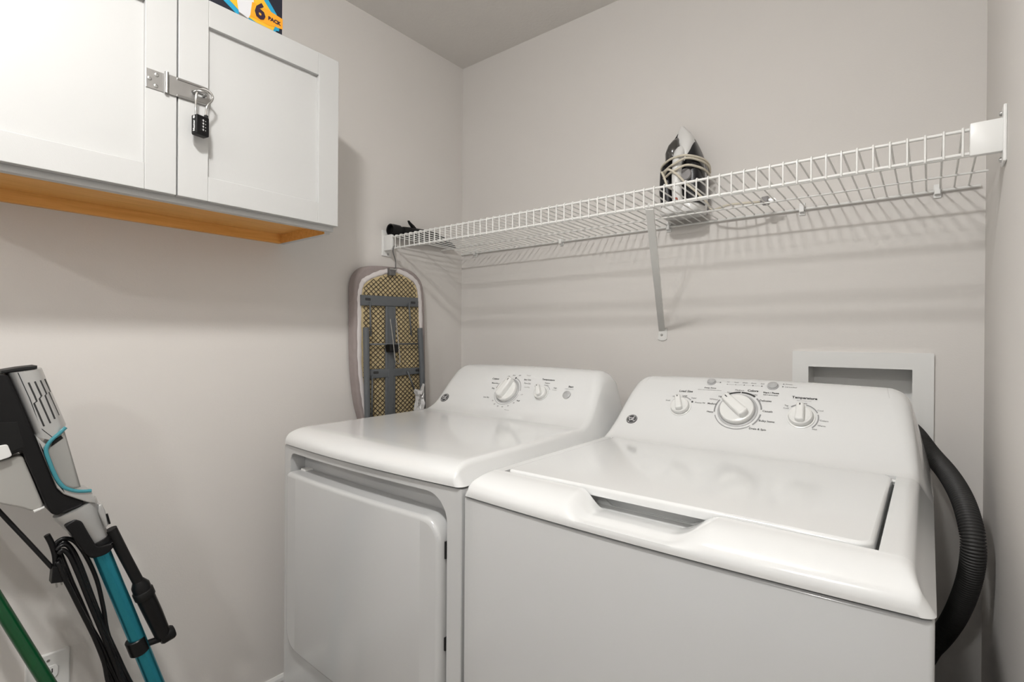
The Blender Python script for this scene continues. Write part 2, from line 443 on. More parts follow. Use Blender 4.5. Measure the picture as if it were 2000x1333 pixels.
def round_poly(poly, r, n=4):
    """round every corner of a polygon with radius about r"""
    out = []
    N = len(poly)
    for i in range(N):
        p0, p1, p2 = Vector(poly[i - 1]), Vector(poly[i]), Vector(poly[(i + 1) % N])
        l1, l2 = (p0 - p1).length, (p2 - p1).length
        k = min(r, l1 * 0.42, l2 * 0.42)
        A, B = p1 + (p0 - p1).normalized() * k, p1 + (p2 - p1).normalized() * k
        for j in range(n + 1):
            t = j / n
            q = A * (1 - t) ** 2 + p1 * 2 * t * (1 - t) + B * t * t
            out.append((q.x, q.y))
    return out

def bow_front(bm, x0, x1, bow, ymax, cuts=14):
    """give a flat front a shallow outward curve across its width"""
    for k in range(1, cuts):
        x = x0 + (x1 - x0) * k / cuts
        bmesh.ops.bisect_plane(bm, geom=bm.verts[:] + bm.edges[:] + bm.faces[:], plane_co=(x, 0, 0), plane_no=(1, 0, 0))
    cx, HW = (x0 + x1) / 2, (x1 - x0) / 2
    for v in bm.verts:
        if v.co.y < ymax:
            v.co.y -= bow * max(0.0, 1 - ((v.co.x - cx) / HW) ** 2)
    return bm

def prism(*a, **k):
    return add_prism(bmesh.new(), *a, **k)

def rrect(a0, a1, b0, b1, r, n=6):
    """rounded rectangle; r = one radius or four (a0b0, a1b0, a1b1, a0b1)"""
    rr = r if hasattr(r, '__len__') else (r,) * 4
    out = []
    for (ca, cb, sa, sb, q), st in zip(((a0, b0, 1, 1, rr[0]), (a1, b0, -1, 1, rr[1]), (a1, b1, -1, -1, rr[2]), (a0, b1, 1, -1, rr[3])), (180, 270, 0, 90)):
        for k in range(n + 1):
            t = math.radians(st + 90 * k / n)
            out.append((ca + sa * q + math.cos(t) * q, cb + sb * q + math.sin(t) * q))
    return out

def add_plate_with_hole(bm, fr, outer, inner, d0, d1):
    o, u, v, n = fr
    loops = []
    for poly in (outer, inner):
        vv = [bm.verts.new(o + u * a + v * b + n * d0) for a, b in poly]
        es = [bm.edges.new((vv[k], vv[(k + 1) % len(vv)])) for k in range(len(vv))]
        loops += es
    g = bmesh.ops.triangle_fill(bm, use_beauty=True, use_dissolve=False, edges=loops)
    fs = [f for f in g['geom'] if isinstance(f, bmesh.types.BMFace)]
    e = bmesh.ops.extrude_face_region(bm, geom=fs)
    bmesh.ops.translate(bm, vec=n * (d1 - d0), verts=[q for q in e['geom'] if isinstance(q, bmesh.types.BMVert)])
    return bm

_tc = [0]
def add_text(bm, fr, txt, size, a=0.0, b=0.0, rot=0.0, align='CENTER', bold=0.0, h=0.0004, depth=0.0):
    cu = bpy.data.curves.new('lettering_curve', 'FONT')
    cu.body = txt
    cu.size = size
    cu.align_x = align
    cu.align_y = 'CENTER'
    cu.resolution_u = 2
    cu.offset = bold
    cu.extrude = depth
    ob = bpy.data.objects.new('lettering_curve', cu)
    COL.objects.link(ob)
    bpy.context.view_layer.update()
    dg = bpy.context.evaluated_depsgraph_get()
    me = bpy.data.meshes.new_from_object(ob.evaluated_get(dg))
    cr, sr = math.cos(rot), math.sin(rot)
    vs_ = [bm.verts.new(fpt(fr, a + p.co.x * cr - p.co.y * sr, b + p.co.x * sr + p.co.y * cr, h + p.co.z)) for p in me.vertices]
    for f in me.polygons:
        try:
            bm.faces.new([vs_[i] for i in f.vertices])
        except ValueError:
            pass
    bpy.data.objects.remove(ob)
    bpy.data.curves.remove(cu)
    bpy.data.meshes.remove(me)
    return bm

def add_disc(bm, fr, a, b, r, h=0.0004, seg=12):
    bm.faces.new([bm.verts.new(fpt(fr, a + r * math.cos(2 * PI * k / seg), b + r * math.sin(2 * PI * k / seg), h)) for k in range(seg)])

def add_arc(bm, fr, a, b, r0, r1, t0, t1, h=0.0004, seg=14):
    pr = None
    for k in range(seg + 1):
        t = math.radians(t0 + (t1 - t0) * k / seg)
        c, s = math.cos(t), math.sin(t)
        q = [bm.verts.new(fpt(fr, a + r * c, b + r * s, h)) for r in (r0, r1)]
        if pr:
            bm.faces.new((pr[0], pr[1], q[1], q[0]))
        pr = q

def add_poly(bm, fr, poly, h=0.0004):
    f = bm.faces.new([bm.verts.new(fpt(fr, a, b, h)) for a, b in poly])
    return f

def sm(t):
    t = max(0.0, min(1.0, t))
    return t * t * (3 - 2 * t)

# ================================================================ SETTING
struct('floor', box(XL - 0.1, XR + 0.1, YH - 0.1, YB + 0.1, -0.1, 0.0), FLOOR)
struct('ceiling', box(XL - 0.1, XR + 0.1, YH - 0.1, YB + 0.1, ZC, ZC + 0.1), CEIL)
struct('wall_left', box(XL - 0.1, XL, YF - 0.1, YB + 0.1, 0.0, ZC), WALL)
struct('wall_right', box(XR, XR + 0.1, YF - 0.1, YB + 0.1, 0.0, ZC), WALL)
DOOR0, DOOR1, DOORZ = -0.88, 0.085, 2.12  # unseen opening, sized so fill light reaches the gap beside the washer
bm = bmesh.new()
add_box(bm, XL, DOOR0, YF - 0.1, YF, 0, ZC)
add_box(bm, DOOR1, XR, YF - 0.1, YF, 0, ZC)
add_box(bm, DOOR0, DOOR1, YF - 0.1, YF, DOORZ, ZC)
struct('wall_front', bm, WALL)
BX0, BX1, BZ0, BZ1 = -0.2556, -0.0316, 0.905, 1.0975          # opening of the supply box
bm = bmesh.new()
add_box(bm, XL, BX0 - 0.004, YB, YB + 0.1, 0, ZC)
add_box(bm, BX1 + 0.004, XR, YB, YB + 0.1, 0, ZC)
add_box(bm, BX0 - 0.004, BX1 + 0.004, YB, YB + 0.1, 0, BZ0 - 0.004)
add_box(bm, BX0 - 0.004, BX1 + 0.004, YB, YB + 0.1, BZ1 + 0.004, ZC)
struct('wall_back', bm, WALL)

def baseboard(name, horizontal, c, a0, a1, s):
    # profile: (distance from wall, height)
    prof = [(0, 0), (0.013, 0), (0.013, 0.098), (0.010, 0.106), (0.004, 0.113), (0, 0.113)]
    bm = bmesh.new()
    R = []
    for a in (a0, a1):
        R.append([bm.verts.new((a, c + s * d, h) if horizontal else (c + s * d, a, h)) for d, h in prof])
    n = len(prof)
    for k in range(n):
        bm.faces.new((R[0][k], R[0][(k + 1) % n], R[1][(k + 1) % n], R[1][k]))
    bm.faces.new(R[0]); bm.faces.new(R[1][::-1])
    return struct(name, bm, TRIM)
baseboard('baseboard_left', False, XL, YF, YB, 1)
baseboard('baseboard_right', False, XR, YF, YB, -1)
baseboard('baseboard_back', True, YB, XL + 0.014, XR - 0.014, -1)
baseboard('baseboard_front', True, YF, XL + 0.014, DOOR0, 1)

# ceiling lamps (out of frame, they light the room)
for (lp, rad, dep, pw), lab in zip(LAMPS, ('larger white dome ceiling light over the space before the dryer', 'smaller white dome ceiling light at the entrance end of the room')):
    t = thing('ceiling_light', lab, 'light', (lp[0], lp[1], ZC))
    fr = frame((lp[0], lp[1], ZC), (1, 0, 0), (0, -1, 0))
    finish(lathe(fr, [(rad - 0.01, 0), (rad - 0.01, ZC - lp[2] - 0.002), (rad * 0.6, ZC - lp[2] - 0.002)], 36), 'base', TRIM, t, smooth=True)
    gl = bpy.data.materials.new('dome_glow')
    gl.use_nodes = True
    bs = gl.node_tree.nodes['Principled BSDF']
    bs.inputs['Base Color'].default_value = (0.9, 0.9, 0.88, 1)
    bs.inputs['Emission Color'].default_value = (*LAMP_TINT, 1)
    bs.inputs['Emission Strength'].default_value = pw
    bm = lathe((Vector(lp), fr[1], fr[2], fr[3]), [(rad * math.cos(q), dep * math.sin(q)) for q in [PI / 2 * k / 8 for k in range(9)]], 32)
    finish(bm, 'dome', gl, t, smooth='all')

# ================================================================ WASHER AND DRYER
def resample(prof, step):
    P = catmull([(p[0], p[1], 0) for p in prof], 14)
    L = [0.0]
    for a, b in zip(P, P[1:]):
        L.append(L[-1] + (b - a).length)
    n = max(2, int(L[-1] / step))
    out = []
    j = 0
    for k in range(n + 1):
        d = L[-1] * k / n
        while j < len(L) - 2 and L[j + 1] < d:
            j += 1
        t = (d - L[j]) / max(1e-9, L[j + 1] - L[j])
        q = P[j].lerp(P[j + 1], t)
        out.append((q.x, q.y))
    return out

def machine_top(x0, x1, prof, zl, y0, bow, crown, ybulge, hook=None, step=0.004, nflat=56, cols=(), lines=()):
    """one-piece enamelled top: a swept front-to-back profile whose sides slope down to the rim"""
    bm = bmesh.new()
    cx, HW = (x0 + x1) / 2, (x1 - x0) / 2
    rows = []
    P = resample(prof, step)
    for yl in lines:
        for i in range(len(P) - 1):
            if P[i][0] < yl <= P[i + 1][0] and P[i][0] > 0.705 and P[i + 1][0] < 1.3:
                t = (yl - P[i][0]) / (P[i + 1][0] - P[i][0])
                P.insert(i + 1, (yl, P[i][1] + (P[i + 1][1] - P[i][1]) * t))
                break
    for (y, z) in P:
        h = z - zl
        hw = HW
        dy = y - y0
        rc = 0.014
        if dy < rc:
            hw -= rc - math.sqrt(max(0, rc * rc - (rc - max(0, dy)) ** 2))
        if h < 0.045:
            ins, r = 0.4 * max(h, 0), 0.40 * max(h, 0)
        else:
            ins, r = 0.018 + (h - 0.045) * 0.11, 0.018 + 0.17 * (h - 0.045)
        wf = hw - ins - r
        sec = [(wf * (2 * k / nflat - 1), 0.0) for k in range(nflat + 1)]
        if cols:
            mid = sorted([q[0] for q in sec[1:-1]] + [max(-wf * .999, min(wf * .999, c - cx)) for c in cols])
            sec = [sec[0]] + [(q, 0.0) for q in mid] + [sec[-1]]
        side = [(wf + r * math.sin(a), -r * (1 - math.cos(a))) for a in [math.radians(72 * q / 7) for q in range(1, 8)]]
        xe, ze = side[-1]
        for q in (0.33, 0.66, 1.0):
            side.append((xe + (hw - xe) * q, ze + (-max(h, 0) - ze) * q))
        full = [(-a, b) for a, b in reversed(side)] + sec + side
        row = []
        for a, b in full:
            t = 1 - (a / HW) ** 2
            bb = bow * max(0.0, 1 - dy / 0.052)
            yy = y - bb * t
            if z > zl + 0.06:
                yy -= ybulge * t * min(1, (z - zl - 0.06) / 0.08)
            zz = z + b
            if z > zl + 0.05:
                zz += crown * t * min(1, (z - zl - 0.05) / 0.1)
            if hook:
                yy, zz = hook(cx + a, yy, zz)
            row.append(bm.verts.new((cx + a, yy, zz)))
        rows.append(row)
    for A, B in zip(rows, rows[1:]):
        for k in range(len(A) - 1):
            bm.faces.new((A[k], A[k + 1], B[k + 1], B[k]))
    # underside
    ring = [r[0] for r in rows] + rows[-1][1:] + [r[-1] for r in reversed(rows[:-1])] + rows[0][-2:0:-1]
    return bm

_fine = {}
def fine(prof):
    k = id(prof)
    if k not in _fine:
        _fine[k] = resample(prof, 0.001)
    return _fine[k]

def prof_index(prof, y):
    F = fine(prof)
    for i in range(len(F) - 1):
        if F[i][0] <= y < F[i + 1][0] and F[i][0] > 0.75:
            return i + (y - F[i][0]) / (F[i + 1][0] - F[i][0])
    return len(F) - 2.0

def console_frame(prof, x, y, x0, x1, crown, ybulge, zl, lift=0.0):
    F = fine(prof)
    step = (Vector(F[60]) - Vector(F[59])).length
    cx, HW = (x0 + x1) / 2, (x1 - x0) / 2
    i0 = prof_index(prof, y)
    def raw(a, b):
        i = max(0.0, min(len(F) - 1.001, i0 + b / step))
        k = int(i)
        t_ = i - k
        yy, zz = F[k][0] + (F[k + 1][0] - F[k][0]) * t_, F[k][1] + (F[k + 1][1] - F[k][1]) * t_
        z = zz
        t = 1 - ((x + a - cx) / HW) ** 2
        if z > zl + 0.06:
            yy -= ybulge * t * min(1, (z - zl - 0.06) / 0.08)
        if z > zl + 0.05:
            zz += crown * t * min(1, (z - zl - 0.05) / 0.1)
        return Vector((x + a, yy, zz))
    def normal(a, b):
        return (raw(a + 0.002, b) - raw(a - 0.002, b)).cross(raw(a, b + 0.002) - raw(a, b - 0.002)).normalized()
    fr = frame(raw(0, 0), (1, 0, 0), raw(0, 0.002) - raw(0, -0.002))
    sf_ = SurfFrame((fr[0] + fr[3] * lift, fr[1], fr[2], fr[3]))
    sf_.pt = lambda a, b, h: raw(a, b) + normal(a, b) * h
    return sf_

def dial(parent, fr, r, ang, name='knob', grip_w=0.30, ring=True):
    """moulded control knob: stepped disc with a finger grip across it"""
    o, u, v, n = fr
    if ring:
        finish(lathe(fr, [(r * 1.16, 0.0002), (r * 1.16, 0.0018), (r * 1.06, 0.0022), (r * 1.04, 0.0005)], 40), 'bezel_ring', BUTTON if r > .03 else KNOB, parent, smooth=True)
    k = finish(lathe(fr, [(r, 0.0), (r, 0.008), (r * 0.95, 0.0125), (r * 0.80, 0.0145), (r * 0.55, 0.0125), (0, 0.0115)], 40), name, KNOB, parent, smooth=True)
    d = u * math.cos(ang) + v * math.sin(ang)
    e = d.cross(n)
    gf = (o + n * 0.004, e, d, e.cross(d).normalized())
    wv = r * grip_w
    poly = [(-wv, -0.72 * r), (-wv * 0.6, -0.80 * r), (0, -0.83 * r), (wv * 0.6, -0.80 * r), (wv, -0.72 * r), (wv * 0.85, 0.9 * r), (wv * 0.5, 1.0 * r), (-wv * 0.5, 1.0 * r), (-wv * 0.85, 0.9 * r)]
    finish(prism(gf, poly, 0, 0.027 if r > .03 else 0.022, bev=wv * 0.4), 'grip', KNOB, k, smooth=True)
    mk = bmesh.new()
    add_poly(mk, gf, [(-0.0012, 0.66 * r), (0.0012, 0.66 * r), (0.0012, 0.86 * r), (-0.0012, 0.86 * r)], 0.0273 if r > .03 else 0.0223)
    finish(mk, 'pointer_mark', INK, k)
    return k

def logo(parent, fr, r):
    """round script monogram badge"""
    finish(lathe(fr, [(r, 0.0002), (r, 0.0012), (0, 0.0014)], 28), 'badge', INK, parent)
    bm = bmesh.new()
    add_arc(bm, fr, 0, 0, r * 0.84, r * 0.88, 0, 360, 0.0017, 28)
    add_text(bm, fr, 'G', r * 0.95, -r * 0.26, 0.0, 0.0, bold=0.0000, h=0.0017)
    add_text(bm, fr, 'E', r * 0.90, r * 0.28, 0.0, 0.0, bold=0.0000, h=0.0017)
    for k in range(4):
        t = 45 + 90 * k
        add_arc(bm, fr, r * 0.62 * math.cos(math.radians(t + 20)), r * 0.62 * math.sin(math.radians(t + 20)), r * 0.10, r * 0.16, t - 160, t + 60, 0.0017, 8)
    finish(bm, 'badge_lettering', WHITEINK, parent)

# ---------------------------------------------------------------- dryer
DX0, DX1, DZL = -1.3405, -0.6825, 0.8855
dprof = [(0.6995, 0.8855), (0.6990, 0.893), (0.7005, 0.902), (0.706, 0.911), (0.717, 0.919), (0.733, 0.9245), (0.752, 0.9268), (0.80, 0.9275), (0.95, 0.929), (1.10, 0.931), (1.165, 0.9322), (1.19, 0.937), (1.218, 0.9525), (1.2415, 0.977), (1.261, 1.0025),
         (1.285, 1.033), (1.3060, 1.0560), (1.3220, 1.0675), (1.337, 1.0725), (1.355, 1.0740), (1.375, 1.0705), (1.388, 1.060), (1.392, 1.045), (1.393, 0.95), (1.393, 0.8855)]
dryer = thing('clothes_dryer', 'white front loading dryer with a slanted control console, beside the left wall', 'dryer', ((DX0 + DX1) / 2, 1.04, 0))
finish(machine_top(DX0, DX1, dprof, DZL, 0.699, 0.015, 0.006, 0.006), 'top_panel', ENAM, dryer, smooth=60)
finish(box(DX0 + 0.002, DX1 - 0.002, 0.742, 1.385, 0.0, 0.8825, bev=0.004), 'body', ENAM_SHADE, dryer, smooth=True)
bm = bmesh.new()
ffr = frame((0, 0.742, 0), (1, 0, 0), (0, 0, 1))           # normal points to -y
add_plate_with_hole(bm, ffr, rrect(DX0 + 0.001, DX1 - 0.001, 0.0, 0.8815, 0.004, 2), rrect(-1.304, -0.7205, 0.357, 0.8645, (0.045, 0.03, 0.055, 0.022), 8), 0.0, 0.0375)
bmesh.ops.bevel(bm, geom=[e for e in bm.edges if e.is_manifold and e.calc_face_angle(0) > 1.0 and all(v.co.y < 0.706 for v in e.verts)], offset=0.003, segments=2, affect='EDGES', clamp_overlap=True)
finish(bow_front(bm, DX0, DX1, 0.0125, 0.72), 'front_panel', ENAM_SHADE, dryer, smooth=True)
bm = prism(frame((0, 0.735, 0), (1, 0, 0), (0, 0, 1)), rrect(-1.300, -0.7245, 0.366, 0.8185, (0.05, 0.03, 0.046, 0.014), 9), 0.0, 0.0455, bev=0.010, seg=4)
door = finish(bow_front(bm, DX0, DX1, 0.0125, 0.73), 'door', ENAM_SHADE, dryer, smooth=True)
bm = prism(frame((0, 0.7415, 0), (1, 0, 0), (0, 0, 1)), rrect(-1.125, -0.7345, 0.41, 0.8165, (0.04, 0.02, 0.04, 0.004), 6), 0.0, 0.021, bev=0.003)
finish(bm, 'door_liner', ENAM_SHADE, door, smooth=True)
finish(prism(frame((0, 0.7415, 0), (1, 0, 0), (0, 0, 1)), rrect(-1.288, -1.262, 0.78, 0.8225, 0.003, 2), 0.0, 0.021, bev=0.002), 'door_catch', PLASW, door)
for z0, z1 in ((0.742, 0.775), (0.565, 0.590)):
    finish(box(-0.7243, -0.7207, 0.700, 0.7415, z0, z1), 'hinge', BLACKM, dryer)

def dfr(x, y, lift=0.0):
    return console_frame(dprof, x, y, DX0, DX1, 0.006, 0.006, DZL, lift)
f0 = dfr(-1.0236, 1.2595)
dial(dryer, f0, 0.0375, math.radians(68), 'timer_knob', 0.32)
f1 = dfr(-0.8955, 1.2605)
dial(dryer, f1, 0.0200, math.radians(118), 'temperature_knob', 0.36)
f2 = dfr(-0.808, 1.2625)
finish(lathe(f2, [(0.0125, 0.0), (0.0125, 0.003), (0.0110, 0.0042), (0, 0.0045)], 28), 'start_button', BUTTON, dryer, smooth=True)
logo(dryer, dfr(-1.2765, 1.2315), 0.0165)
bm = bmesh.new()
bg = bmesh.new()
def flush(parent, what):
    """the print round one control becomes one part"""
    global bm, bg
    for q, m in ((bm, INK), (bg, INKG)):
        if len(q.faces):
            o = finish(q, what if m is INK else 'faint_' + what, m, parent)
            o['kind'] = 'stuff'
    bm, bg = bmesh.new(), bmesh.new()
def T(fr, s, size, a, b, al='CENTER', bold=0.0, grey=False):
    add_text(bg if grey else bm, fr, s, size * 0.74, a, b, 0.0, al, bold, 0.0006)
def ring_marks(fr, r, t0, t1, n, rad=0.0012):
    for k in range(n):
        t = math.radians(t0 + (t1 - t0) * k / max(1, n - 1))
        add_disc(bg, fr, r * math.cos(t), r * math.sin(t), rad, 0.0006, 8)
T(f0, 'Cottons', .0115, -.053, .040, 'RIGHT', .0002)
T(f0, 'More Dry', .0095, -.047, .024, 'RIGHT', .0001)
T(f0, 'Dry', .0095, -.055, .005, 'RIGHT', .0001)
T(f0, 'Less Dry', .0090, -.062, -.028, 'RIGHT', .0001)
T(f0, 'Off', .0080, -.020, .052); T(f0, 'Auto', .0080, .000, .0575); T(f0, 'Off', .0080, .022, .058)
T(f0, 'Timed', .0085, .047, .060, 'LEFT', grey=True)
T(f0, 'Easy Care', .0090, .046, .044, 'LEFT', .0001); T(f0, 'More Dry', .0085, .052, .031, 'LEFT'); T(f0, 'Less Dry', .0080, .058, .018, 'LEFT', grey=True)
T(f0, 'Off', .008, .056, -.008, 'LEFT', grey=True); T(f0, 'Fluff', .0090, .050, -.030, 'LEFT', .0001)
for s, t in (('20', 318), ('30', 297), ('40', 277), ('50', 258), ('60', 240), ('70', 222)):
    T(f0, s, .0085, .057 * math.cos(math.radians(t)), .057 * math.sin(math.radians(t)))
T(f0, 'Minutes', .008, .030, -.0665, grey=True)
add_arc(bm, f0, 0, 0, .0475, .0495, 150, 172, .0006); add_disc(bm, f0, .012, .0475, .003, .0006)
add_arc(bg, f0, 0, 0, .0475, .0495, 5, 70, .0006); add_arc(bg, f0, 0, 0, .0475, .0488, 190, 350, .0006)
flush(dryer, 'timer_lettering')
T(f1, 'Temperature', .0115, .006, .048, bold=.0002)
T(f1, 'Low', .0085, -.027, .023); T(f1, 'Medium', .0080, .008, .036); T(f1, 'Easy Care', .0060, .008, .029, grey=True); T(f1, 'High', .0080, .041, .022); T(f1, 'Cottons', .0060, .041, .015, grey=True)
add_arc(bg, f1, 0, 0, .0285, .0300, 30, 90, .0006)
flush(dryer, 'temperature_lettering')
T(f2, 'Start', .0115, .004, .0275, bold=.0002)
add_poly(bg, f2, [(-.014, .0192), (.016, .0192), (.016, .0200), (-.014, .0200)], .0006)
flush(dryer, 'start_lettering')

# ---------------------------------------------------------------- washer
WX0, WX1, WZL = -0.6775, 0.0085, 0.874
wprof = [(0.6995, 0.874), (0.6990, 0.881), (0.7005, 0.889), (0.706, 0.898), (0.717, 0.9065), (0.732, 0.9125), (0.750, 0.9155), (0.78, 0.9165), (0.95, 0.917), (1.10, 0.9175), (1.170, 0.918), (1.195, 0.9205), (1.218, 0.931), (1.24, 0.947), (1.262, 0.9665),
         (1.2825, 0.988), (1.304, 1.011), (1.325, 1.0320), (1.345, 1.0495), (1.357, 1.0575), (1.369, 1.0620), (1.385, 1.0635), (1.408, 1.0605), (1.422, 1.050), (1.428, 1.035), (1.429, 0.94), (1.429, 0.874)]
LX0, LX1, LY0, LY1, LZ = -0.6215, -0.0505, 0.7615, 1.183, 0.9205
washer = thing('washing_machine', 'white top loading washer with a flat lid and three dials, beside the right wall', 'washer', ((WX0 + WX1) / 2, 1.06, 0))
def whook(x, y, z):
    sx = sm((x + 0.456) / 0.044) * sm((-0.225 - x) / 0.062)
    if y < 0.795 and sx > 0 and z > 0.884:
        fl = 0.8850 + 0.0045 * sm((y - 0.700) / 0.02) - 0.004 * sm((y - 0.735) / 0.05)
        if z > fl:
            z = z + (fl - z) * sx
    # well below the lid: a groove round the rim, a shelf close under the lid elsewhere
    if LX0 - 0.0026 < x < LX1 + 0.0050 and LY0 - 0.0026 < y < LY1 + 0.0026:
        inner = LX0 + 0.012 < x < LX1 - 0.012 and y > LY0 + 0.028
        z = min(z, 0.902 if inner else (0.8850 if y < LY0 + 0.03 or x < LX0 + 0.02 else 0.872))
    return y, z
_c = (LX0 - 0.0029, LX0 - 0.0024, LX1 + 0.0048, LX1 + 0.0053, LX0 + 0.0118, LX0 + 0.0122, LX1 - 0.0122, LX1 - 0.0118)
_l = (LY0 - 0.0029, LY0 - 0.0024, LY1 + 0.0024, LY1 + 0.0029, LY0 + 0.0278, LY0 + 0.0283)
finish(machine_top(WX0, WX1, wprof, WZL, 0.699, 0.013, 0.007, 0.006, whook, step=0.0022, nflat=170, cols=_c, lines=_l), 'top_panel', ENAM, washer, smooth=40)
bm = box(WX0 + 0.001, WX1 - 0.0015, 0.703, 1.383, 0.0, 0.8705, bev=0.005, seg=3)
finish(bow_front(bm, WX0, WX1, 0.0125, 0.72), 'body', ENAM_SHADE, washer, smooth=True)
lid = finish(prism(frame((0, 0, 0), (1, 0, 0), (0, 1, 0)), rrect(LX0, LX1, LY0, LY1, (0.014, 0.020, 0.020, 0.014), 6), LZ - 0.0145, LZ, bev=0.005, seg=3), 'lid', ENAM, washer, smooth=True)
for xx in (LX0 + 0.012, LX1 - 0.012):
    finish(tube([(xx - 0.012 if xx < -.3 else xx, LY1 - 0.010, LZ - 0.009), (xx if xx < -.3 else xx + 0.018, LY1 - 0.010, LZ - 0.009)], 0.0035, 8), 'hinge_pin', PLASW, lid)

def wfr(x, y, lift=0.0):
    return console_frame(wprof, x, y, WX0, WX1, 0.007, 0.006, WZL, lift)
f3 = wfr(-0.4863, 1.2885)
dial(washer, f3, 0.0225, math.radians(108), 'load_size_knob', 0.36)
f4 = wfr(-0.3508, 1.2905)
dial(washer, f4, 0.0385, math.radians(140), 'cycle_knob', 0.30)
f5 = wfr(-0.2178, 1.2885)
dial(washer, f5, 0.0240, math.radians(93), 'temperature_knob', 0.36)
for x, r_ in ((-0.4291, 0.0098), (-0.2868, 0.0112)):
    fb = wfr(x, 1.3505 if x < -.4 else 1.348)
    finish(lathe(fb, [(r_ * 1.12, 0.0), (r_ * 1.12, 0.0015), (r_, 0.002), (r_ * 0.96, 0.0055), (r_ * 0.6, 0.0075), (0, 0.0078)], 24), 'push_button', BUTTON, washer, smooth=True)
logo(washer, wfr(-0.6029, 1.2535), 0.0145)
bm = bmesh.new()
bg = bmesh.new()
T(f3, 'Load Size', .0125, .002, .0490, bold=.0002)
T(f3, 'Small', .0078, -.031, .017, 'RIGHT'); T(f3, 'Med', .0078, -.018, .030, 'RIGHT'); T(f3, 'Large', .0078, .003, .0345); T(f3, 'Super', .0078, .021, .029, 'LEFT'); T(f3, 'Precise Fill', .0078, .033, .016, 'LEFT')
add_arc(bg, f3, 0, 0, .0295, .0315, 45, 95, .0006); add_disc(bm, f3, .0258, .0175, .0026, .0006)
flush(washer, 'load_size_lettering')
T(f4, 'Heavy', .0085, -.053, -.010, 'RIGHT', .0001); T(f4, 'Medium', .0090, -.050, .013, 'RIGHT', .0001); T(f4, 'Whites', .0095, -.049, .026, 'RIGHT', .0001, grey=True)
T(f4, 'Light', .0090, -.037, .036, 'RIGHT', .0001); T(f4, 'Heavy', .0085, -.025, .0500, 'CENTER'); T(f4, 'Medium', .0088, -.006, .0590, 'CENTER'); T(f4, 'Colors', .0115, .024, .0600, 'CENTER', .0003); T(f4, 'Light', .0085, .030, .0475, 'CENTER')
T(f4, 'Delicates', .0095, .043, .032, 'LEFT', .0001); T(f4, 'Casuals', .0095, .054, .004, 'LEFT', .0001); T(f4, 'Bulky Items', .0095, .050, -.022, 'LEFT', .0001); T(f4, 'Drain & Spin', .0095, .033, -.045, 'LEFT', .0001)
add_arc(bm, f4, 0, 0, .0500, .0545, 92, 128, .0006); add_arc(bm, f4, 0, 0, .0500, .0545, 52, 90, .0006)
add_arc(bg, f4, 0, 0, .0500, .0535, 150, 190, .0006); add_arc(bg, f4, 0, 0, .0500, .0535, 8, 45, .0006); add_arc(bg, f4, 0, 0, .0500, .0535, -42, -6, .0006); add_arc(bg, f4, 0, 0, .0500, .0520, 200, 312, .0006)
flush(washer, 'cycle_lettering')
T(f5, 'Temperature', .0125, .001, .0520, bold=.0003); T(f5, 'Rinse is always cold', .0048, .001, .0435, grey=True)
T(f5, 'Tap', .0075, -.032, .027, 'CENTER'); T(f5, 'Cold', .0075, -.032, .0200, 'CENTER'); T(f5, 'Cold', .0078, .002, .0365); T(f5, 'Cool', .0078, .029, .021, 'LEFT'); T(f5, 'Colors', .0078, .036, -.004, 'LEFT'); T(f5, 'Warm', .0078, .033, -.017, 'LEFT'); T(f5, 'Hot', .0078, .024, -.027, 'LEFT')
add_arc(bg, f5, 0, 0, .0320, .0345, 25, 78, .0006); add_arc(bg, f5, 0, 0, .0320, .0345, -45, 18, .0006); add_arc(bg, f5, 0, 0, .0320, .0345, 112, 132, .0006)
flush(washer, 'temperature_lettering')
fa = wfr(-0.4291, 1.334); fb = wfr(-0.2868, 1.330); fc = wfr(-0.345, 1.357)
T(fa, 'Deep Rinse', .0085, .002, 0, bold=.0001); T(fa, 'add for more rinsing with fabric softener', .0048, .002, -.0072)
add_disc(bm, wfr(-0.4075, 1.3505), 0, 0, .0017, .0008); add_poly(bg, wfr(-0.4175, 1.3505), [(-.004, -.0003), (.006, -.0003), (.006, .0003), (-.004, .0003)], .0007)
for k, s in enumerate(('Fill', 'Soak', 'Wash', 'Rinse', 'Spin')):
    xk = -0.3895 + k * 0.0198
    fk = wfr(xk, 1.346)
    add_disc(bm if k > 1 else bg, fk, 0, 0, .0015, .0008)
    T(wfr(xk, 1.3535), s, .0072, 0, 0)
    if k < 4:
        add_poly(bg, wfr(xk + 0.0099, 1.346), [(-.0075, -.00025), (.0075, -.00025), (.0075, .00025), (-.0075, .00025)], .0007)
flush(washer, 'status_lettering')
T(fb, 'Start / Pause', .0090, .000, .001, bold=.0002); T(fb, 'hold 3 sec to cancel', .0052, .000, -.006, bold=.0001)
for k, s in enumerate(('Power', 'Lid Locked')):
    fk = wfr(-0.2655, 1.3565 - k * 0.0085)
    add_disc(bm, fk, 0, 0, .0016, .0008)
    T(fk, s, .0075, .0045, 0, 'LEFT')
flush(washer, 'start_lettering')

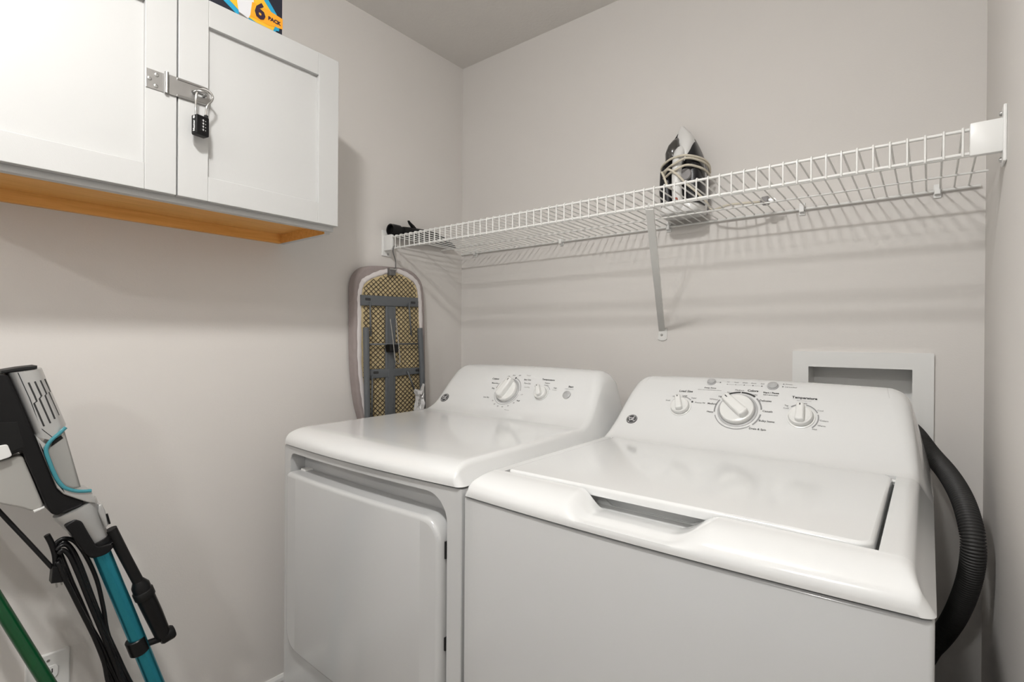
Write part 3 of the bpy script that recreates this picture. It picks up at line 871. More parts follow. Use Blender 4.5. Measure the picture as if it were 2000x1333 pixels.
# ---------------------------------------------------------------- supply box and drain hose
ob = thing('supply_box', 'white recessed washer supply box set in the back wall behind the washer', 'outlet box', (-0.1425, YB, 0.865))
bm = bmesh.new()
add_plate_with_hole(bm, frame((0, YB, 0), (1, 0, 0), (0, 0, 1)), rrect(-0.2945, 0.0098, 0.868, 1.1385, 0.002, 2), rrect(BX0, BX1, BZ0, BZ1, 0.001, 1), 0.0, 0.008)
finish(bm, 'face_frame', PLASW, ob)
bm = bmesh.new()
for a in ((BX0 - .003, BX0, BZ0 - .003, BZ1 + .003), (BX1, BX1 + .003, BZ0 - .003, BZ1 + .003), (BX0, BX1, BZ0 - .003, BZ0), (BX0, BX1, BZ1, BZ1 + .003)):
    add_box(bm, a[0], a[1], YB - 0.002, YB + 0.082, a[2], a[3])
add_box(bm, BX0 - .003, BX1 + .003, YB + 0.082, YB + 0.085, BZ0 - .003, BZ1 + .003)
finish(bm, 'recess_liner', PLASW, ob)
for x in (-0.20, -0.075):
    v_ = finish(lathe(frame((x, YB + 0.045, BZ0), (1, 0, 0), (0, 1, 0)), [(0.009, 0), (0.009, 0.03), (0.013, 0.032), (0.013, 0.05), (0.006, 0.055), (0.006, 0.07), (0, 0.07)], 16), 'valve', STEEL, ob, smooth=True)
    finish(box(x - 0.022, x + 0.022, YB + 0.040, YB + 0.050, BZ0 + 0.070, BZ0 + 0.080, bev=0.003), 'valve_handle', BLACKM if x > -.1 else REDB, v_)

hp = [Vector((-0.085, 1.655, 0.935)), Vector((-0.062, 1.635, 0.99))] + [Vector(p) for p in G['hose']] + [Vector((-0.14, 1.475, 0.53)), Vector((-0.22, 1.49, 0.52))]
hp = catmull(hp, 30)
L = [0.0]
for a, b in zip(hp, hp[1:]):
    L.append(L[-1] + (b - a).length)
pts, rad, j = [], [], 0
pitch = 0.0052
for k in range(int(L[-1] / (pitch / 4))):
    d = k * pitch / 4
    while j < len(L) - 2 and L[j + 1] < d:
        j += 1
    pts.append(hp[j].lerp(hp[j + 1], (d - L[j]) / max(1e-9, L[j + 1] - L[j])))
    rad.append((0.0190, 0.0196, 0.0180, 0.0160)[k % 4] if d > 0.06 else 0.0155)
o = finish(tube(pts, rad, 20), 'drain_hose', HOSE, None, smooth='all')
tag(center(o), 'dark grey corrugated drain hose curving from the wall box behind the washer', 'hose')

# ================================================================ WIRE SHELF
YS = 1.2064
shelf = thing('wire_shelf', 'long white wire shelf spanning the back wall above washer and dryer', 'shelf', (-0.74, YB, 1.528))
def rod(y, z, r, x0=XL + 0.004, x1=XR - 0.004):
    return finish(tube([(x0, y, z), (x1, y, z)], r, 10), 'long_rod', WIREW, shelf, smooth=True)
rod(1.6075, 1.5275, 0.0036, XL + 0.006, XR - 0.009)
rod(1.490, 1.5305, 0.0024)
rod(1.360, 1.5325, 0.0024)
rod(YS, 1.5362, 0.0030)
rod(YS, 1.4945, 0.0032)
cw = catmull([(0, 1.609, 1.5320), (0, 1.50, 1.5345), (0, 1.36, 1.5365), (0, 1.23, 1.5400), (0, 1.2075, 1.5405), (0, 1.2018, 1.536), (0, 1.2016, 1.52), (0, 1.2016, 1.505), (0, 1.2025, 1.4905)], 3)
proto = None
x = -0.3184 - 47 * 0.02585
while x < XR - 0.01:
    if x > XL + 0.008:
        if proto is None:
            proto = finish(tube([(p.x + x, p.y, p.z) for p in cw], 0.0019, 6), 'cross_wire', WIREW, shelf, smooth=True)
            px0 = x
        else:
            c = proto.copy()
            COL.objects.link(c)
            c.parent = shelf
            c.location = (x - px0, 0, 0)
    x += 0.02585
for sgn, xw in ((1, XL), (-1, XR)):
    b = bmesh.new()
    add_box(b, xw, xw + sgn * 0.005, YS - 0.014, YS + 0.030, 1.470, 1.566, bev=0.002)
    e = finish(b, 'end_bracket', PLASW, shelf)
    finish(box(xw + sgn * 0.004, xw + sgn * 0.047, YS - 0.0075, YS + 0.006, 1.4885, 1.5455, bev=0.0025), 'rod_sleeve', PLASW, e, smooth=True)
    for z in (1.4785, 1.5575):
        finish(lathe(frame((xw + sgn * 0.005, YS + 0.012, z), (0, sgn, 0), (0, 0, 1)), [(0.0045, 0), (0.0035, 0.003), (0, 0.0035)], 12), 'screw', STEEL, e)
for xc in (-1.4915, -1.061, -0.652, -0.2745, 0.0128):
    b = bmesh.new()
    add_box(b, xc - 0.006, xc + 0.006, 1.600, YB, 1.519, 1.5215, bev=0.0008)
    add_box(b, xc - 0.0075, xc + 0.0075, 1.611, YB, 1.512, 1.545, bev=0.001)
    add_box(b, xc - 0.006, xc + 0.006, 1.5995, 1.6025, 1.519, 1.536, bev=0.001)
    finish(b, 'wall_clip', PLASW, shelf)
# slanted support brace
P0, P1 = Vector((-0.5385, 1.2085, 1.4895)), Vector((-0.6725, 1.6105, 1.200))
d = (P1 - P0).normalized()
side = Vector((1, 0.25, 0)).normalized()
side = (side - d * side.dot(d)).normalized()
nn = side.cross(d)
b = bmesh.new()
w_ = 0.0095
prf = [(-w_, 0.006), (-w_, -0.004), (w_, -0.004), (w_, 0.006), (w_ - 0.0018, 0.006), (w_ - 0.0018, -0.0022), (-w_ + 0.0018, -0.0022), (-w_ + 0.0018, 0.006)]
R2 = [[b.verts.new(p + side * a + nn * c) for a, c in prf] for p in (P0, P1)]
for k in range(8):
    b.faces.new((R2[0][k], R2[0][(k + 1) % 8], R2[1][(k + 1) % 8], R2[1][k]))
b.faces.new(R2[0][::-1]); b.faces.new(R2[1])
br = finish(b, 'support_brace', WIREW, shelf)
finish(prism(frame((0, YB, 0), (1, 0, 0), (0, 0, 1)), [(-.6875, 1.170), (-.681, 1.1655), (-.672, 1.164), (-.663, 1.1655), (-.6565, 1.170), (-.655, 1.204), (-.683, 1.204)], 0, 0.0035, bev=0.0008), 'foot_plate', WIREW, br)
finish(lathe(frame((-0.6735, YB - 0.0035, 1.183), (1, 0, 0), (0, 0, 1)), [(0.0045, 0), (0.0035, 0.0022), (0, 0.0024)], 12), 'screw', STEEL, br)
finish(tube([P0 + Vector((0, 0, 0.002)), P0 + Vector((0, -0.004, 0.006)), Vector((P0.x, YS - 0.0042, 1.4965)), Vector((P0.x, YS, 1.4995))], 0.003, 8), 'rod_hook', WIREW, br)

# ================================================================ WALL CABINET
CX, CY0, CY1, CZ0, CZ1 = -1.2815, 0.0315, 0.8228, 1.4749, 1.9317
cab = thing('wall_cabinet', 'white two door wall cabinet with an unpainted wood underside on the left wall', 'cabinet', (XL, 0.427, 1.4562))
CF = CX - 0.0205                                    # front of the carcass
b = bmesh.new()
add_box(b, XL, CF - 0.019, CY1 - 0.017, CY1 - 0.001, 1.4570, CZ1 - 0.001)
finish(b, 'side_panel', CABW, cab)
finish(box(XL, CF - 0.019, CY0 + 0.001, CY0 + 0.017, 1.4562, CZ1 - 0.001), 'side_panel', CABW, cab)
finish(box(XL, CF - 0.019, CY1 - 0.0185, CY1 - 0.0172, 1.4566, 1.4835), 'side_veneer', WOOD, cab)
finish(box(XL + 0.014, CF - 0.0195, CY0 + 0.0172, CY1 - 0.0186, 1.4835, 1.495), 'bottom_panel', WOOD, cab)
finish(box(XL, XL + 0.0135, CY0 + 0.0172, CY1 - 0.0186, 1.4566, 1.4950), 'back_rail', WOOD, cab)
finish(box(XL, CF - 0.0195, CY0 + 0.0172, CY1 - 0.0172, CZ1 - 0.016, CZ1 - 0.002), 'top_panel', CABW, cab)
bm = bmesh.new()
add_box(bm, CF - 0.019, CF, CY0 + 0.001, CY1 - 0.001, 1.4625, 1.480, bev=0.001)
add_box(bm, CF - 0.019, CF, CY0 + 0.001, CY1 - 0.001, CZ1 - 0.03, CZ1 - 0.001, bev=0.001)
add_box(bm, CF - 0.019, CF, CY0 + 0.001, CY0 + 0.035, 1.480, CZ1 - 0.03)
add_box(bm, CF - 0.019, CF, CY1 - 0.035, CY1 - 0.001, 1.480, CZ1 - 0.03)
add_box(bm, CF - 0.019, CF, 0.405, 0.450, 1.480, CZ1 - 0.03)
finish(bm, 'face_frame', CABW, cab)
for y0, y1, lab in ((0.0320, 0.4258, None), (0.4290, CY1, None)):
    dr = finish(box(CX - 0.0185, CX - 0.0105, y0 + 0.050, y1 - 0.048, CZ0 + 0.045, CZ1 - 0.045), 'door', CABW, cab)
    sl, sr = y0 + 0.0607, y1 - 0.0600
    if y0 < .2:
        sl, sr = y0 + 0.0600, y1 - 0.0588
    zt, zb = 1.8715, 1.5300
    if y0 < .2:
        zt = 1.8705
    for a, c in ((y0, sl), (sr, y1)):
        finish(box(CX - 0.019, CX, a, c, CZ0, CZ1, bev=0.0012), 'stile', CABW, dr)
    finish(box(CX - 0.019, CX - 0.0002, sl + 0.0003, sr - 0.0003, zt, CZ1, bev=0.0009), 'top_rail', CABW, dr)
    finish(box(CX - 0.019, CX - 0.0002, sl + 0.0003, sr - 0.0003, CZ0, zb, bev=0.0009), 'bottom_rail', CABW, dr)
# hasp across the two doors
hx = CX + 0.0001
hasp = finish(box(hx, hx + 0.0018, 0.3678, 0.4005, 1.6885, 1.7288, bev=0.0006), 'hasp', STEEL, cab)
for y, z in ((0.3745, 1.7085), (0.3875, 1.7205), (0.3862, 1.6965)):
    finish(lathe(frame((hx + 0.0016, y, z), (0, 1, 0), (0, 0, 1)), [(0.0044, 0), (0.0040, 0.0012), (0.0022, 0.0017), (0.0018, 0.0009), (0, 0.0009)], 14), 'screw', STEEL, hasp, smooth=True)
finish(tube([(hx + 0.0048, 0.4050, 1.6875), (hx + 0.0048, 0.4050, 1.7325)], 0.0040, 14), 'hinge_knuckle', STEEL, hasp, smooth=True)
b = bmesh.new()
add_plate_with_hole(b, frame((hx + 0.0020, 0, 0), (0, 1, 0), (0, 0, 1)), rrect(0.4100, 0.4905, 1.6880, 1.7298, (0.001, 0.012, 0.012, 0.001), 5), rrect(0.4530, 0.4840, 1.7040, 1.7125, 0.0035, 4), 0, 0.0018)
for z in (1.6910, 1.7266):
    add_tube(b, [(hx + 0.0040, 0.425, z), (hx + 0.0040, 0.486, z)], 0.0022, 8)
finish(b, 'hasp_strap', STEEL, hasp)
st = [(hx + 0.001, 0.4585, 1.7083), (hx + 0.016, 0.4585, 1.7083), (hx + 0.0215, 0.4610, 1.7083), (hx + 0.024, 0.4685, 1.7083), (hx + 0.0215, 0.4760, 1.7083), (hx + 0.016, 0.4785, 1.7083), (hx + 0.001, 0.4785, 1.7083)]
finish(tube(catmull(st, 5), 0.0030, 10), 'staple', STEEL, hasp, smooth=True)

# padlock
pc = Vector((-1.2560, 0.4640, 1.6090))
pl = thing('padlock', 'small black four dial combination padlock hanging from the steel hasp', 'padlock', pc)
ph = math.radians(12)
pu, pn = Vector((-math.sin(ph), math.cos(ph), 0)), Vector((math.cos(ph), math.sin(ph), 0))
pf = frame(pc, pu, (0, 0, 1))
bd = finish(prism(pf, rrect(-0.0145, 0.0145, 0.0, 0.0430, 0.003, 4), -0.0085, 0.0085, bev=0.0018), 'body', BLACK, pl, smooth=True)
finish(prism(pf, rrect(-0.006, 0.0085, 0.0075, 0.0355, 0.001, 2), 0.0083, 0.0092, bev=0.0003), 'dial_window', BLACKM, pl)
for k in range(4):
    z = 0.0115 + k * 0.0068
    dl = finish(lathe((pf[0] + pf[1] * -0.0045 + pf[2] * (z - .0) + pf[3] * 0.0072, pf[3], pf[1].cross(pf[3]) * 1.0, pf[1]), [(0.0026, 0), (0.0030, 0.0006), (0.0030, 0.0110), (0.0026, 0.0116)], 14), 'number_dial', BLACKM, pl, smooth=True)
    bm = bmesh.new()
    add_text(bm, (pf[0], pf[1], pf[2], pf[3]), '0', 0.0058, -0.0005, z + 0.0002, h=0.0104, bold=0.0002)
    add_text(bm, (pf[0], pf[1], pf[2], pf[3]), '-', 0.0058, 0.0045, z + 0.0002, h=0.0104, bold=0.0002)
    finish(bm, 'dial_number', WHITEINK, dl)
sf = frame(pc + pu * -0.0146, -pn, (0, 0, 1))          # narrow left face
sf2 = (sf[0], sf[1], sf[2], sf[3])
bm = bmesh.new()
fr_side = (pc + pu * -0.0146, pn, Vector((0, 0, 1)), -pu)
add_text(bm, fr_side, 'Master', 0.0086, 0.0005, 0.0180, PI / 2, bold=0.0003, h=0.0004)
add_disc(bm, fr_side, 0.0, 0.0370, 0.0022, 0.0004)
add_arc(bm, fr_side, 0.0, 0.0370, 0.0026, 0.0036, 60, 480, 0.0004, 10)
finish(bm, 'lettering', WHITEINK, pl)
hx2 = -1.2610
sh = [(hx2 + .004, 0.4555, 1.648), (hx2, 0.4560, 1.668), (hx2, 0.4565, 1.690), (hx2 - .001, 0.4590, 1.7030), (hx2 - .002, 0.4655, 1.7145), (hx2 + .001, 0.4760, 1.7165), (hx2 + .004, 0.4850, 1.7110), (hx2 + .004, 0.4890, 1.7030), (hx2 + .005, 0.4860, 1.6930), (hx2 + .005, 0.4790, 1.6830), (hx2 + .005, 0.4755, 1.6720), (hx2 + .005, 0.4750, 1.650)]
finish(tube(catmull(sh, 5), 0.0023, 10), 'shackle', CHROME, pl, smooth=True)
finish(lathe(frame((hx2 + .005, 0.4750, 1.6515), (1, 0, 0), (0, 1, 0)), [(0.0042, 0), (0.0042, 0.006), (0.003, 0.0068)], 14), 'shackle_collar', BLACK, pl)

# carton of light bulbs on the cabinet
PX = -1.302
cz = CZ1 - 0.002
t = thing('light_bulb_carton', 'dark blue and yellow six pack carton of light bulbs on top of the cabinet', 'box', (PX - 0.06, 0.56, cz))
finish(box(PX - 0.12, PX, 0.448, 0.6715, cz, cz + 0.145, bev=0.001), 'carton', NAVY, t)
cf = frame((PX, 0, 0), (0, 1, 0), (0, 0, 1))
def printed(name, key, m, h, ext=None):
    bm = bmesh.new()
    poly = list(G[key]) + (ext or [])
    add_poly(bm, cf, [(max(0.4485, a), max(cz + 0.0005, c)) for a, c in poly], h)
    finish(bm, name, m, t)
printed('printed_border', 'bx_cyan', CYAN, 0.0004, [(0.585, 2.058), (0.545, 2.045)])
printed('printed_shield', 'bx_yel', YEL, 0.0008, [(0.585, 2.050), (0.555, 2.036)])
printed('printed_bulb', 'bx_bulb', BULBW, 0.0012, [(0.592, 2.044), (0.566, 2.040)])
printed('printed_bulb_base', 'bx_base', STEEL, 0.0016)
printed('printed_ribbon', 'bx_ban', ORG, 0.0014)
printed('printed_patch', 'bx_sq', CYAN, 0.0016)
bm = bmesh.new(); add_text(bm, cf, '6', 0.052, 0.6135, 1.9735, 0, bold=0.0042, h=0.0020); finish(bm, 'numeral_outline', YEL, t)
bm = bmesh.new(); add_text(bm, cf, '6', 0.052, 0.6135, 1.9735, 0, bold=0.0022, h=0.0024); finish(bm, 'numeral', PURP, t)
bm = bmesh.new(); add_text(bm, cf, 'PACK', 0.0125, 0.6500, 1.9680, -0.03, bold=0.0007, h=0.0020); finish(bm, 'lettering', PURP, t)

# ================================================================ STEAM IRON ON THE SHELF
iz = 1.5420
iron = thing('steam_iron', 'black and white steam iron standing on its heel with the cord wrapped round it', 'iron', (-0.588, 1.545, iz))
def iron_outline(hw, z0, z1, cx=-0.588, tip=-0.010, n=14):
    """closed outline: heel at z0, tip at z1"""
    H = z1 - z0
    L_, R_ = [], []
    for k in range(n + 1):
        t = k / n
        wv = hw * (1.0 if t < 0.30 else math.cos((t - 0.30) / 0.70 * PI / 2) ** 0.78)
        wv *= 0.93 + 0.07 * min(1, t / 0.12)
        c = cx + tip * t * t
        L_.append((c - wv, z0 + H * t)); R_.append((c + wv, z0 + H * t))
    return R_[:-1] + [(cx + tip, z1)] + L_[:-1][::-1]
def ifr(y):
    return frame((0, y, 0), (1, 0, 0), (0, 0, 1))
def iron_layer(name, m, hw, z0, z1, y0, y1, bev, parent, **k):
    return finish(prism(ifr(y0), iron_outline(hw, z0, z1, **k), 0, y0 - y1, bev=bev), name, m, parent, smooth=True)
iron_layer('soleplate', IRONG, 0.0680, iz + 0.004, iz + 0.287, 1.598, 1.590, 0.002, iron)
iron_layer('skirt', IRONW, 0.0655, iz + 0.002, iz + 0.281, 1.590, 1.568, 0.006, iron)
iron_layer('lower_body', IRONB, 0.0600, iz + 0.020, iz + 0.250, 1.568, 1.535, 0.010, iron)
# white nose shell sweeping up into the front of the handle
def loft(name, m, secs, parent, seg=20, k2=2.6):
    bm = bmesh.new()
    rings = []
    for (cx_, cy_, cz_, a, c) in secs:
        rg = []
        for k in range(seg):
            th = 2 * PI * k / seg
            co, si = math.cos(th), math.sin(th)
            e = 2 / k2
            rg.append(bm.verts.new((cx_ + a * math.copysign(abs(co) ** e, co), cy_ + c * math.copysign(abs(si) ** e, si), cz_)))
        rings.append(rg)
    for A, B in zip(rings, rings[1:]):
        for k in range(seg):
            bm.faces.new((A[k], A[(k + 1) % seg], B[(k + 1) % seg], B[k]))
    bm.faces.new(rings[0][::-1]); bm.faces.new(rings[-1])
    return finish(bm, name, m, parent, smooth=50)
loft('nose_shell', IRONW, [(-0.562, 1.536, iz + 0.150, 0.012, 0.036), (-0.563, 1.534, iz + 0.185, 0.017, 0.034), (-0.568, 1.538, iz + 0.212, 0.024, 0.030), (-0.577, 1.548, iz + 0.236, 0.022, 0.024), (-0.588, 1.562, iz + 0.260, 0.014, 0.015), (-0.597, 1.576, iz + 0.281, 0.004, 0.006)], iron)
loft('water_tank', TANK, [(-0.602, 1.530, iz + 0.158, 0.024, 0.036), (-0.601, 1.526, iz + 0.182, 0.024, 0.036), (-0.598, 1.526, iz + 0.203, 0.019, 0.032), (-0.594, 1.530, iz + 0.220, 0.011, 0.024), (-0.592, 1.536, iz + 0.230, 0.004, 0.014)], iron)
hd = [(-0.577, 1.528, iz + 0.188), (-0.577, 1.505, iz + 0.178), (-0.577, 1.488, iz + 0.152), (-0.577, 1.481, iz + 0.118), (-0.577, 1.481, iz + 0.080), (-0.577, 1.486, iz + 0.045), (-0.577, 1.498, iz + 0.020), (-0.577, 1.515, iz + 0.010)]
hpts = catmull(hd, 5)
finish(tube(hpts, [0.0175 - 0.0035 * math.sin(PI * i / (len(hpts) - 1)) for i in range(len(hpts))], 16), 'handle', IRONW, iron, smooth='all')
loft('heel', IRONW, [(-0.582, 1.5450, iz, 0.056, 0.049), (-0.582, 1.5440, iz + 0.006, 0.060, 0.053), (-0.582, 1.5450, iz + 0.022, 0.059, 0.052), (-0.584, 1.555, iz + 0.036, 0.055, 0.038), (-0.586, 1.562, iz + 0.048, 0.050, 0.026)], iron, k2=4.5)
loft('side_cover', IRONB, [(-0.541, 1.535, iz + 0.026, 0.022, 0.040), (-0.541, 1.530, iz + 0.070, 0.025, 0.040), (-0.543, 1.530, iz + 0.130, 0.025, 0.040), (-0.547, 1.534, iz + 0.165, 0.021, 0.034), (-0.549, 1.542, iz + 0.195, 0.013, 0.024), (-0.551, 1.550, iz + 0.222, 0.003, 0.010)], iron, k2=3)
loft('side_cover', IRONB, [(-0.617, 1.540, iz + 0.026, 0.022, 0.042), (-0.620, 1.533, iz + 0.070, 0.024, 0.038), (-0.620, 1.533, iz + 0.130, 0.022, 0.036), (-0.618, 1.540, iz + 0.160, 0.014, 0.028)], iron, k2=3)
finish(lathe(frame((-0.5545, 1.4890, iz + 0.104), (1, 0, 0), (0, 0.1, 1)), [(0.0185, -0.014), (0.0185, 0.003), (0.0165, 0.006), (0, 0.0065)], 28), 'steam_dial', IRONG, iron, smooth=True)
finish(lathe(frame((-0.577, 1.4755, iz + 0.034), (1, 0, 0), (0, 0.35, 1)), [(0.0060, -0.01), (0.0060, 0.002), (0.0045, 0.004), (0, 0.0045)], 18), 'indicator_button', REDB, iron, smooth=True)
# cord: three turns around the body, then down and off along the shelf
def turn(z0, dz, ph):
    return [(-0.650, 1.575, iz + z0 - 0.022), (-0.640, 1.520, iz + z0 - 0.004), (-0.605, 1.482, iz + z0 + 0.002), (-0.577, 1.4600 + ph, iz + z0 + 0.005), (-0.545, 1.472, iz + z0 + 0.004 + dz), (-0.516, 1.507, iz + z0 - 0.001 + dz), (-0.508, 1.545, iz + z0 - 0.008 + dz), (-0.512, 1.575, iz + z0 - 0.018 + dz)]
for z0, dz, ph in ((0.150, 0.000, 0.012), (0.128, 0.014, 0.002), (0.108, 0.014, 0.000)):
    finish(tube(catmull(turn(z0, dz, ph), 6), 0.0034, 8), 'power_cord', CORDW, iron, smooth='all')
finish(tube(catmull([(-0.648, 1.555, iz + 0.100), (-0.618, 1.490, iz + 0.117), (-0.594, 1.462, iz + 0.120), (-0.568, 1.462, iz + 0.100), (-0.548, 1.476, iz + 0.075), (-0.525, 1.486, iz + 0.052), (-0.505, 1.515, iz + 0.026), (-0.492, 1.538, iz + 0.0035)] + [(p[0], p[1], iz + 0.0035) for p in G['cordpts'][1:]] + [(-0.368, 1.5377, iz + 0.004)], 6), 0.0034, 8), 'power_cord', CORDW, iron, smooth='all')
finish(tube(catmull([(-0.622, 1.480, iz + 0.122), (-0.608, 1.464, iz + 0.100), (-0.596, 1.4595, iz + 0.072), (-0.584, 1.4605, iz + 0.062)], 6), 0.0034, 8), 'power_cord', CORDW, iron, smooth='all')
pp = Vector(G['plugpos'])
plg = finish(tube([(-0.372, pp.y, iz + 0.004), (-0.362, pp.y, iz + 0.004), (-0.358, pp.y, iz + 0.006), (-0.344, pp.y, iz + 0.006), (-0.342, pp.y, iz + 0.006)], [0.004, 0.006, 0.012, 0.013, 0.011], 14), 'plug', IRONG, iron, smooth=True)
for dy in (-0.006, 0.006):
    finish(box(-0.342, -0.326, pp.y + dy - 0.0008, pp.y + dy + 0.0008, iz + 0.003, iz + 0.009), 'plug_prong', STEEL, plg)

# ================================================================ BLACK CLEANING NOZZLE ON THE SHELF
nz = thing('vacuum_nozzle', 'black plastic vacuum nozzle with a round neck lying on the left end of the shelf', 'nozzle', (-1.550, 1.38, 1.543))
NXc = -1.549
ra = Vector((NXc, 1.2240, 1.5665))
finish(lathe(frame(ra, (1, 0, 0), (0, 0, 1)), [(0.0165, -0.004), (0.0180, 0.012), (0.0215, 0.014), (0.0225, 0.002), (0.0225, -0.026), (0.0200, -0.028)][::-1], 28), 'collar', BLACK, nz, smooth=True)
finish(tube([(NXc, 1.226, 1.5668), (NXc, 1.242, 1.5675), (NXc, 1.262, 1.5682), (NXc, 1.270, 1.5684)], [0.0170, 0.0165, 0.0165, 0.0180], 20), 'neck', BLACKM, nz, smooth=True)
bm = bmesh.new()
secs = [(1.264, 1.5640, 0.0215, 0.0215), (1.275, 1.5645, 0.0235, 0.0230), (1.330, 1.5670, 0.0235, 0.0240), (1.385, 1.5690, 0.0220, 0.0245), (1.388, 1.5690, 0.0200, 0.0230), (1.430, 1.5680, 0.0180, 0.0235), (1.470, 1.5640, 0.0150, 0.0205), (1.505, 1.5580, 0.0120, 0.0145), (1.545, 1.5480, 0.0080, 0.0045)]
rings = []
for (yy, zz, a, c) in secs:
    rings.append([bm.verts.new((NXc + a * math.copysign(abs(math.cos(q)) ** .8, math.cos(q)), yy, zz + c * math.copysign(abs(math.sin(q)) ** .8, math.sin(q)))) for q in [2 * PI * k / 22 for k in range(22)]])
for A, B in zip(rings, rings[1:]):
    for k in range(22):
        bm.faces.new((A[k], A[(k + 1) % 22], B[(k + 1) % 22], B[k]))
bm.faces.new(rings[0][::-1]); bm.faces.new(rings[-1])
finish(bm, 'body', BLACKM, nz, smooth=40)
finish(prism(frame((NXc - 0.006, 0, 0), (0, 1, 0), (0, 0, 1)), [(1.296, 1.6150), (1.306, 1.6085), (1.322, 1.6000), (1.334, 1.5900), (1.318, 1.5880), (1.310, 1.5960), (1.302, 1.6040)], 0, 0.012, bev=0.002), 'release_lever', BLACK, nz)

# ================================================================ IRONING BOARD
BXP = -1.53
bz = min(p[1] for p in G['bd_out'])
bf = frame((BXP, 0, 0), (0, 1, 0), (0, 0, 1))
board = thing('ironing_board', 'ironing board hanging against the left wall behind the dryer, underside showing', 'ironing board', (BXP - 0.02, 1.21, 0.42))
def smooth2(pts, n=5):
    return [(p.x, p.y) for p in catmull([(a, c, 0) for a, c in pts], n)]
zlow = 0.42
out = smooth2(G['bd_out'])
out = [(1.085, zlow)] + [(1.075, 0.60)] + out + [(1.372, 0.60), (1.365, zlow)]
finish(prism(bf, [(p[0], p[1]) for p in out], -0.036, 0.000, bev=0.010, seg=4), 'cover', COVER, board, smooth=50)
hem = [(1.118, 0.50, 0), (1.112, 0.66, 0)] + [(a, c, 0) for a, c in G['bd_hem']] + [(1.342, 0.66, 0), (1.335, 0.50, 0)]
hp_ = catmull(hem, 5)
rw = []
for i, p in enumerate(hp_):
    rw.append(0.0085 + 0.0009 * math.sin(i * 1.9) + 0.0006 * math.sin(i * 0.7))
bm = bmesh.new()
pr = None
for i, p in enumerate(hp_):
    tv = hp_[min(i + 1, len(hp_) - 1)] - hp_[max(i - 1, 0)]
    tv.normalize()
    nv = Vector((-tv.y, tv.x, 0))
    lift = 0.0028 + 0.0011 * math.sin(i * 2.3)
    row = [bm.verts.new((BXP + hgt, p.x + nv.x * o_, p.y + nv.y * o_)) for o_, hgt in ((-rw[i], 0.0003), (-rw[i] * 0.6, lift), (rw[i] * 0.6, lift), (rw[i], 0.0003))]
    if pr:
        for k in range(3):
            bm.faces.new((pr[k], pr[k + 1], row[k + 1], row[k]))
    pr = row
finish(bm, 'elastic_hem', HEM, board, smooth=True)
inner = smooth2(G['bd_in'], 4)
inner = [(1.125, 0.50)] + [(1.119, 0.66)] + inner + [(1.336, 0.66), (1.33, 0.50)]
finish(prism(bf, inner, 0.0001, 0.0010), 'pad', TAN, board)
# expanded metal mesh over the pad
def inside(p, poly):
    r = False
    for (xa, ya), (xb, yb) in zip(poly, poly[1:] + poly[:1]):
        if (ya > p[1]) != (yb > p[1]) and p[0] < (xb - xa) * (p[1] - ya) / (yb - ya) + xa:
            r = not r
    return r
clip_ = inset_poly(inner, 0.004)
bm = bmesh.new()
sa, sb = 0.0205, 0.0172
hw_ = 0.0009
for sgn in (1, -1):
    for i in range(-40, 60):
        # diagonal through (1.08 + i*sa, 0.62) with slope sgn*sb/sa, cut into half-cell segments
        j = 0
        seg = None
        for j in range(0, 96):
            a0 = 1.00 + i * sa + sgn * j * sa / 2
            c0 = 0.60 + j * sb / 2
            a1, c1 = a0 + sgn * sa / 2, c0 + sb / 2
            mid = ((a0 + a1) / 2, (c0 + c1) / 2)
            if inside(mid, clip_) and inside((a0, c0), inner) and inside((a1, c1), inner):
                px_, pz_ = -(c1 - c0), (a1 - a0)
                l = math.hypot(px_, pz_)
                px_, pz_ = px_ / l * hw_, pz_ / l * hw_
                v4 = [(a0 + px_, c0 + pz_), (a0 - px_, c0 - pz_), (a1 - px_, c1 - pz_), (a1 + px_, c1 + pz_)]
                lo = [bm.verts.new((BXP + 0.0030, a, c)) for a, c in v4]
                hi = [bm.verts.new((BXP + 0.0042, a, c)) for a, c in v4]
                bm.faces.new(hi)
                for k in range(4):
                    bm.faces.new((lo[k], lo[(k + 1) % 4], hi[(k + 1) % 4], hi[k]))
mesh_o = finish(bm, 'wire_mesh', MESHW, board)
mesh_o['kind'] = 'stuff'
for key in ('bar1', 'bar2'):
    q = G[key]
    cb = finish(prism(bf, q, 0.0045, 0.0125, bev=0.003), 'crossbar', GREYF, board, smooth=True)
    zc = (q[0][1] + q[2][1]) / 2
    for y in (q[0][0] + 0.026, q[1][0] - 0.026):
        finish(prism(bf, rrect(y - 0.011, y + 0.011, zc - 0.004, zc + 0.005, 0.002, 2), 0.0120, 0.0130), 'slot', SLOT, cb)
q = G['rail']
finish(prism(bf, [(q[0][0], q[0][1]), (q[1][0], q[1][1]), (q[1][0] + 0.003, 0.66), (q[0][0] + 0.003, 0.66)], 0.0045, 0.0110, bev=0.003), 'center_rail', GREYF, board, smooth=True)
ym = (q[0][0] + q[1][0]) / 2
finish(prism(bf, [(ym - 0.012, q[0][1] - 0.004), (ym + 0.010, q[0][1] - 0.004), (ym + 0.013, 0.66), (ym - 0.009, 0.66)], 0.0108, 0.0135, bev=0.001), 'rail_rib', GREYF, board)
for key in ('leg0', 'leg1'):
    P = [(BXP + 0.024, a, c) for a, c in G[key]]
    P.append((BXP + 0.024, P[-1][1] + 0.004, 0.50))
    finish(tube(P, 0.0105, 14), 'leg', GREYF, board, smooth=True)
bw = G['bw']
for a, c in ((bw[0], bw[1]), (bw[2], bw[3])):
    finish(tube([(BXP + 0.018, a[0], a[1]), (BXP + 0.022, c[0], c[1] - .03)], 0.0030, 8), 'rod', GREYF, board, smooth=True)
lr = G['lrod']
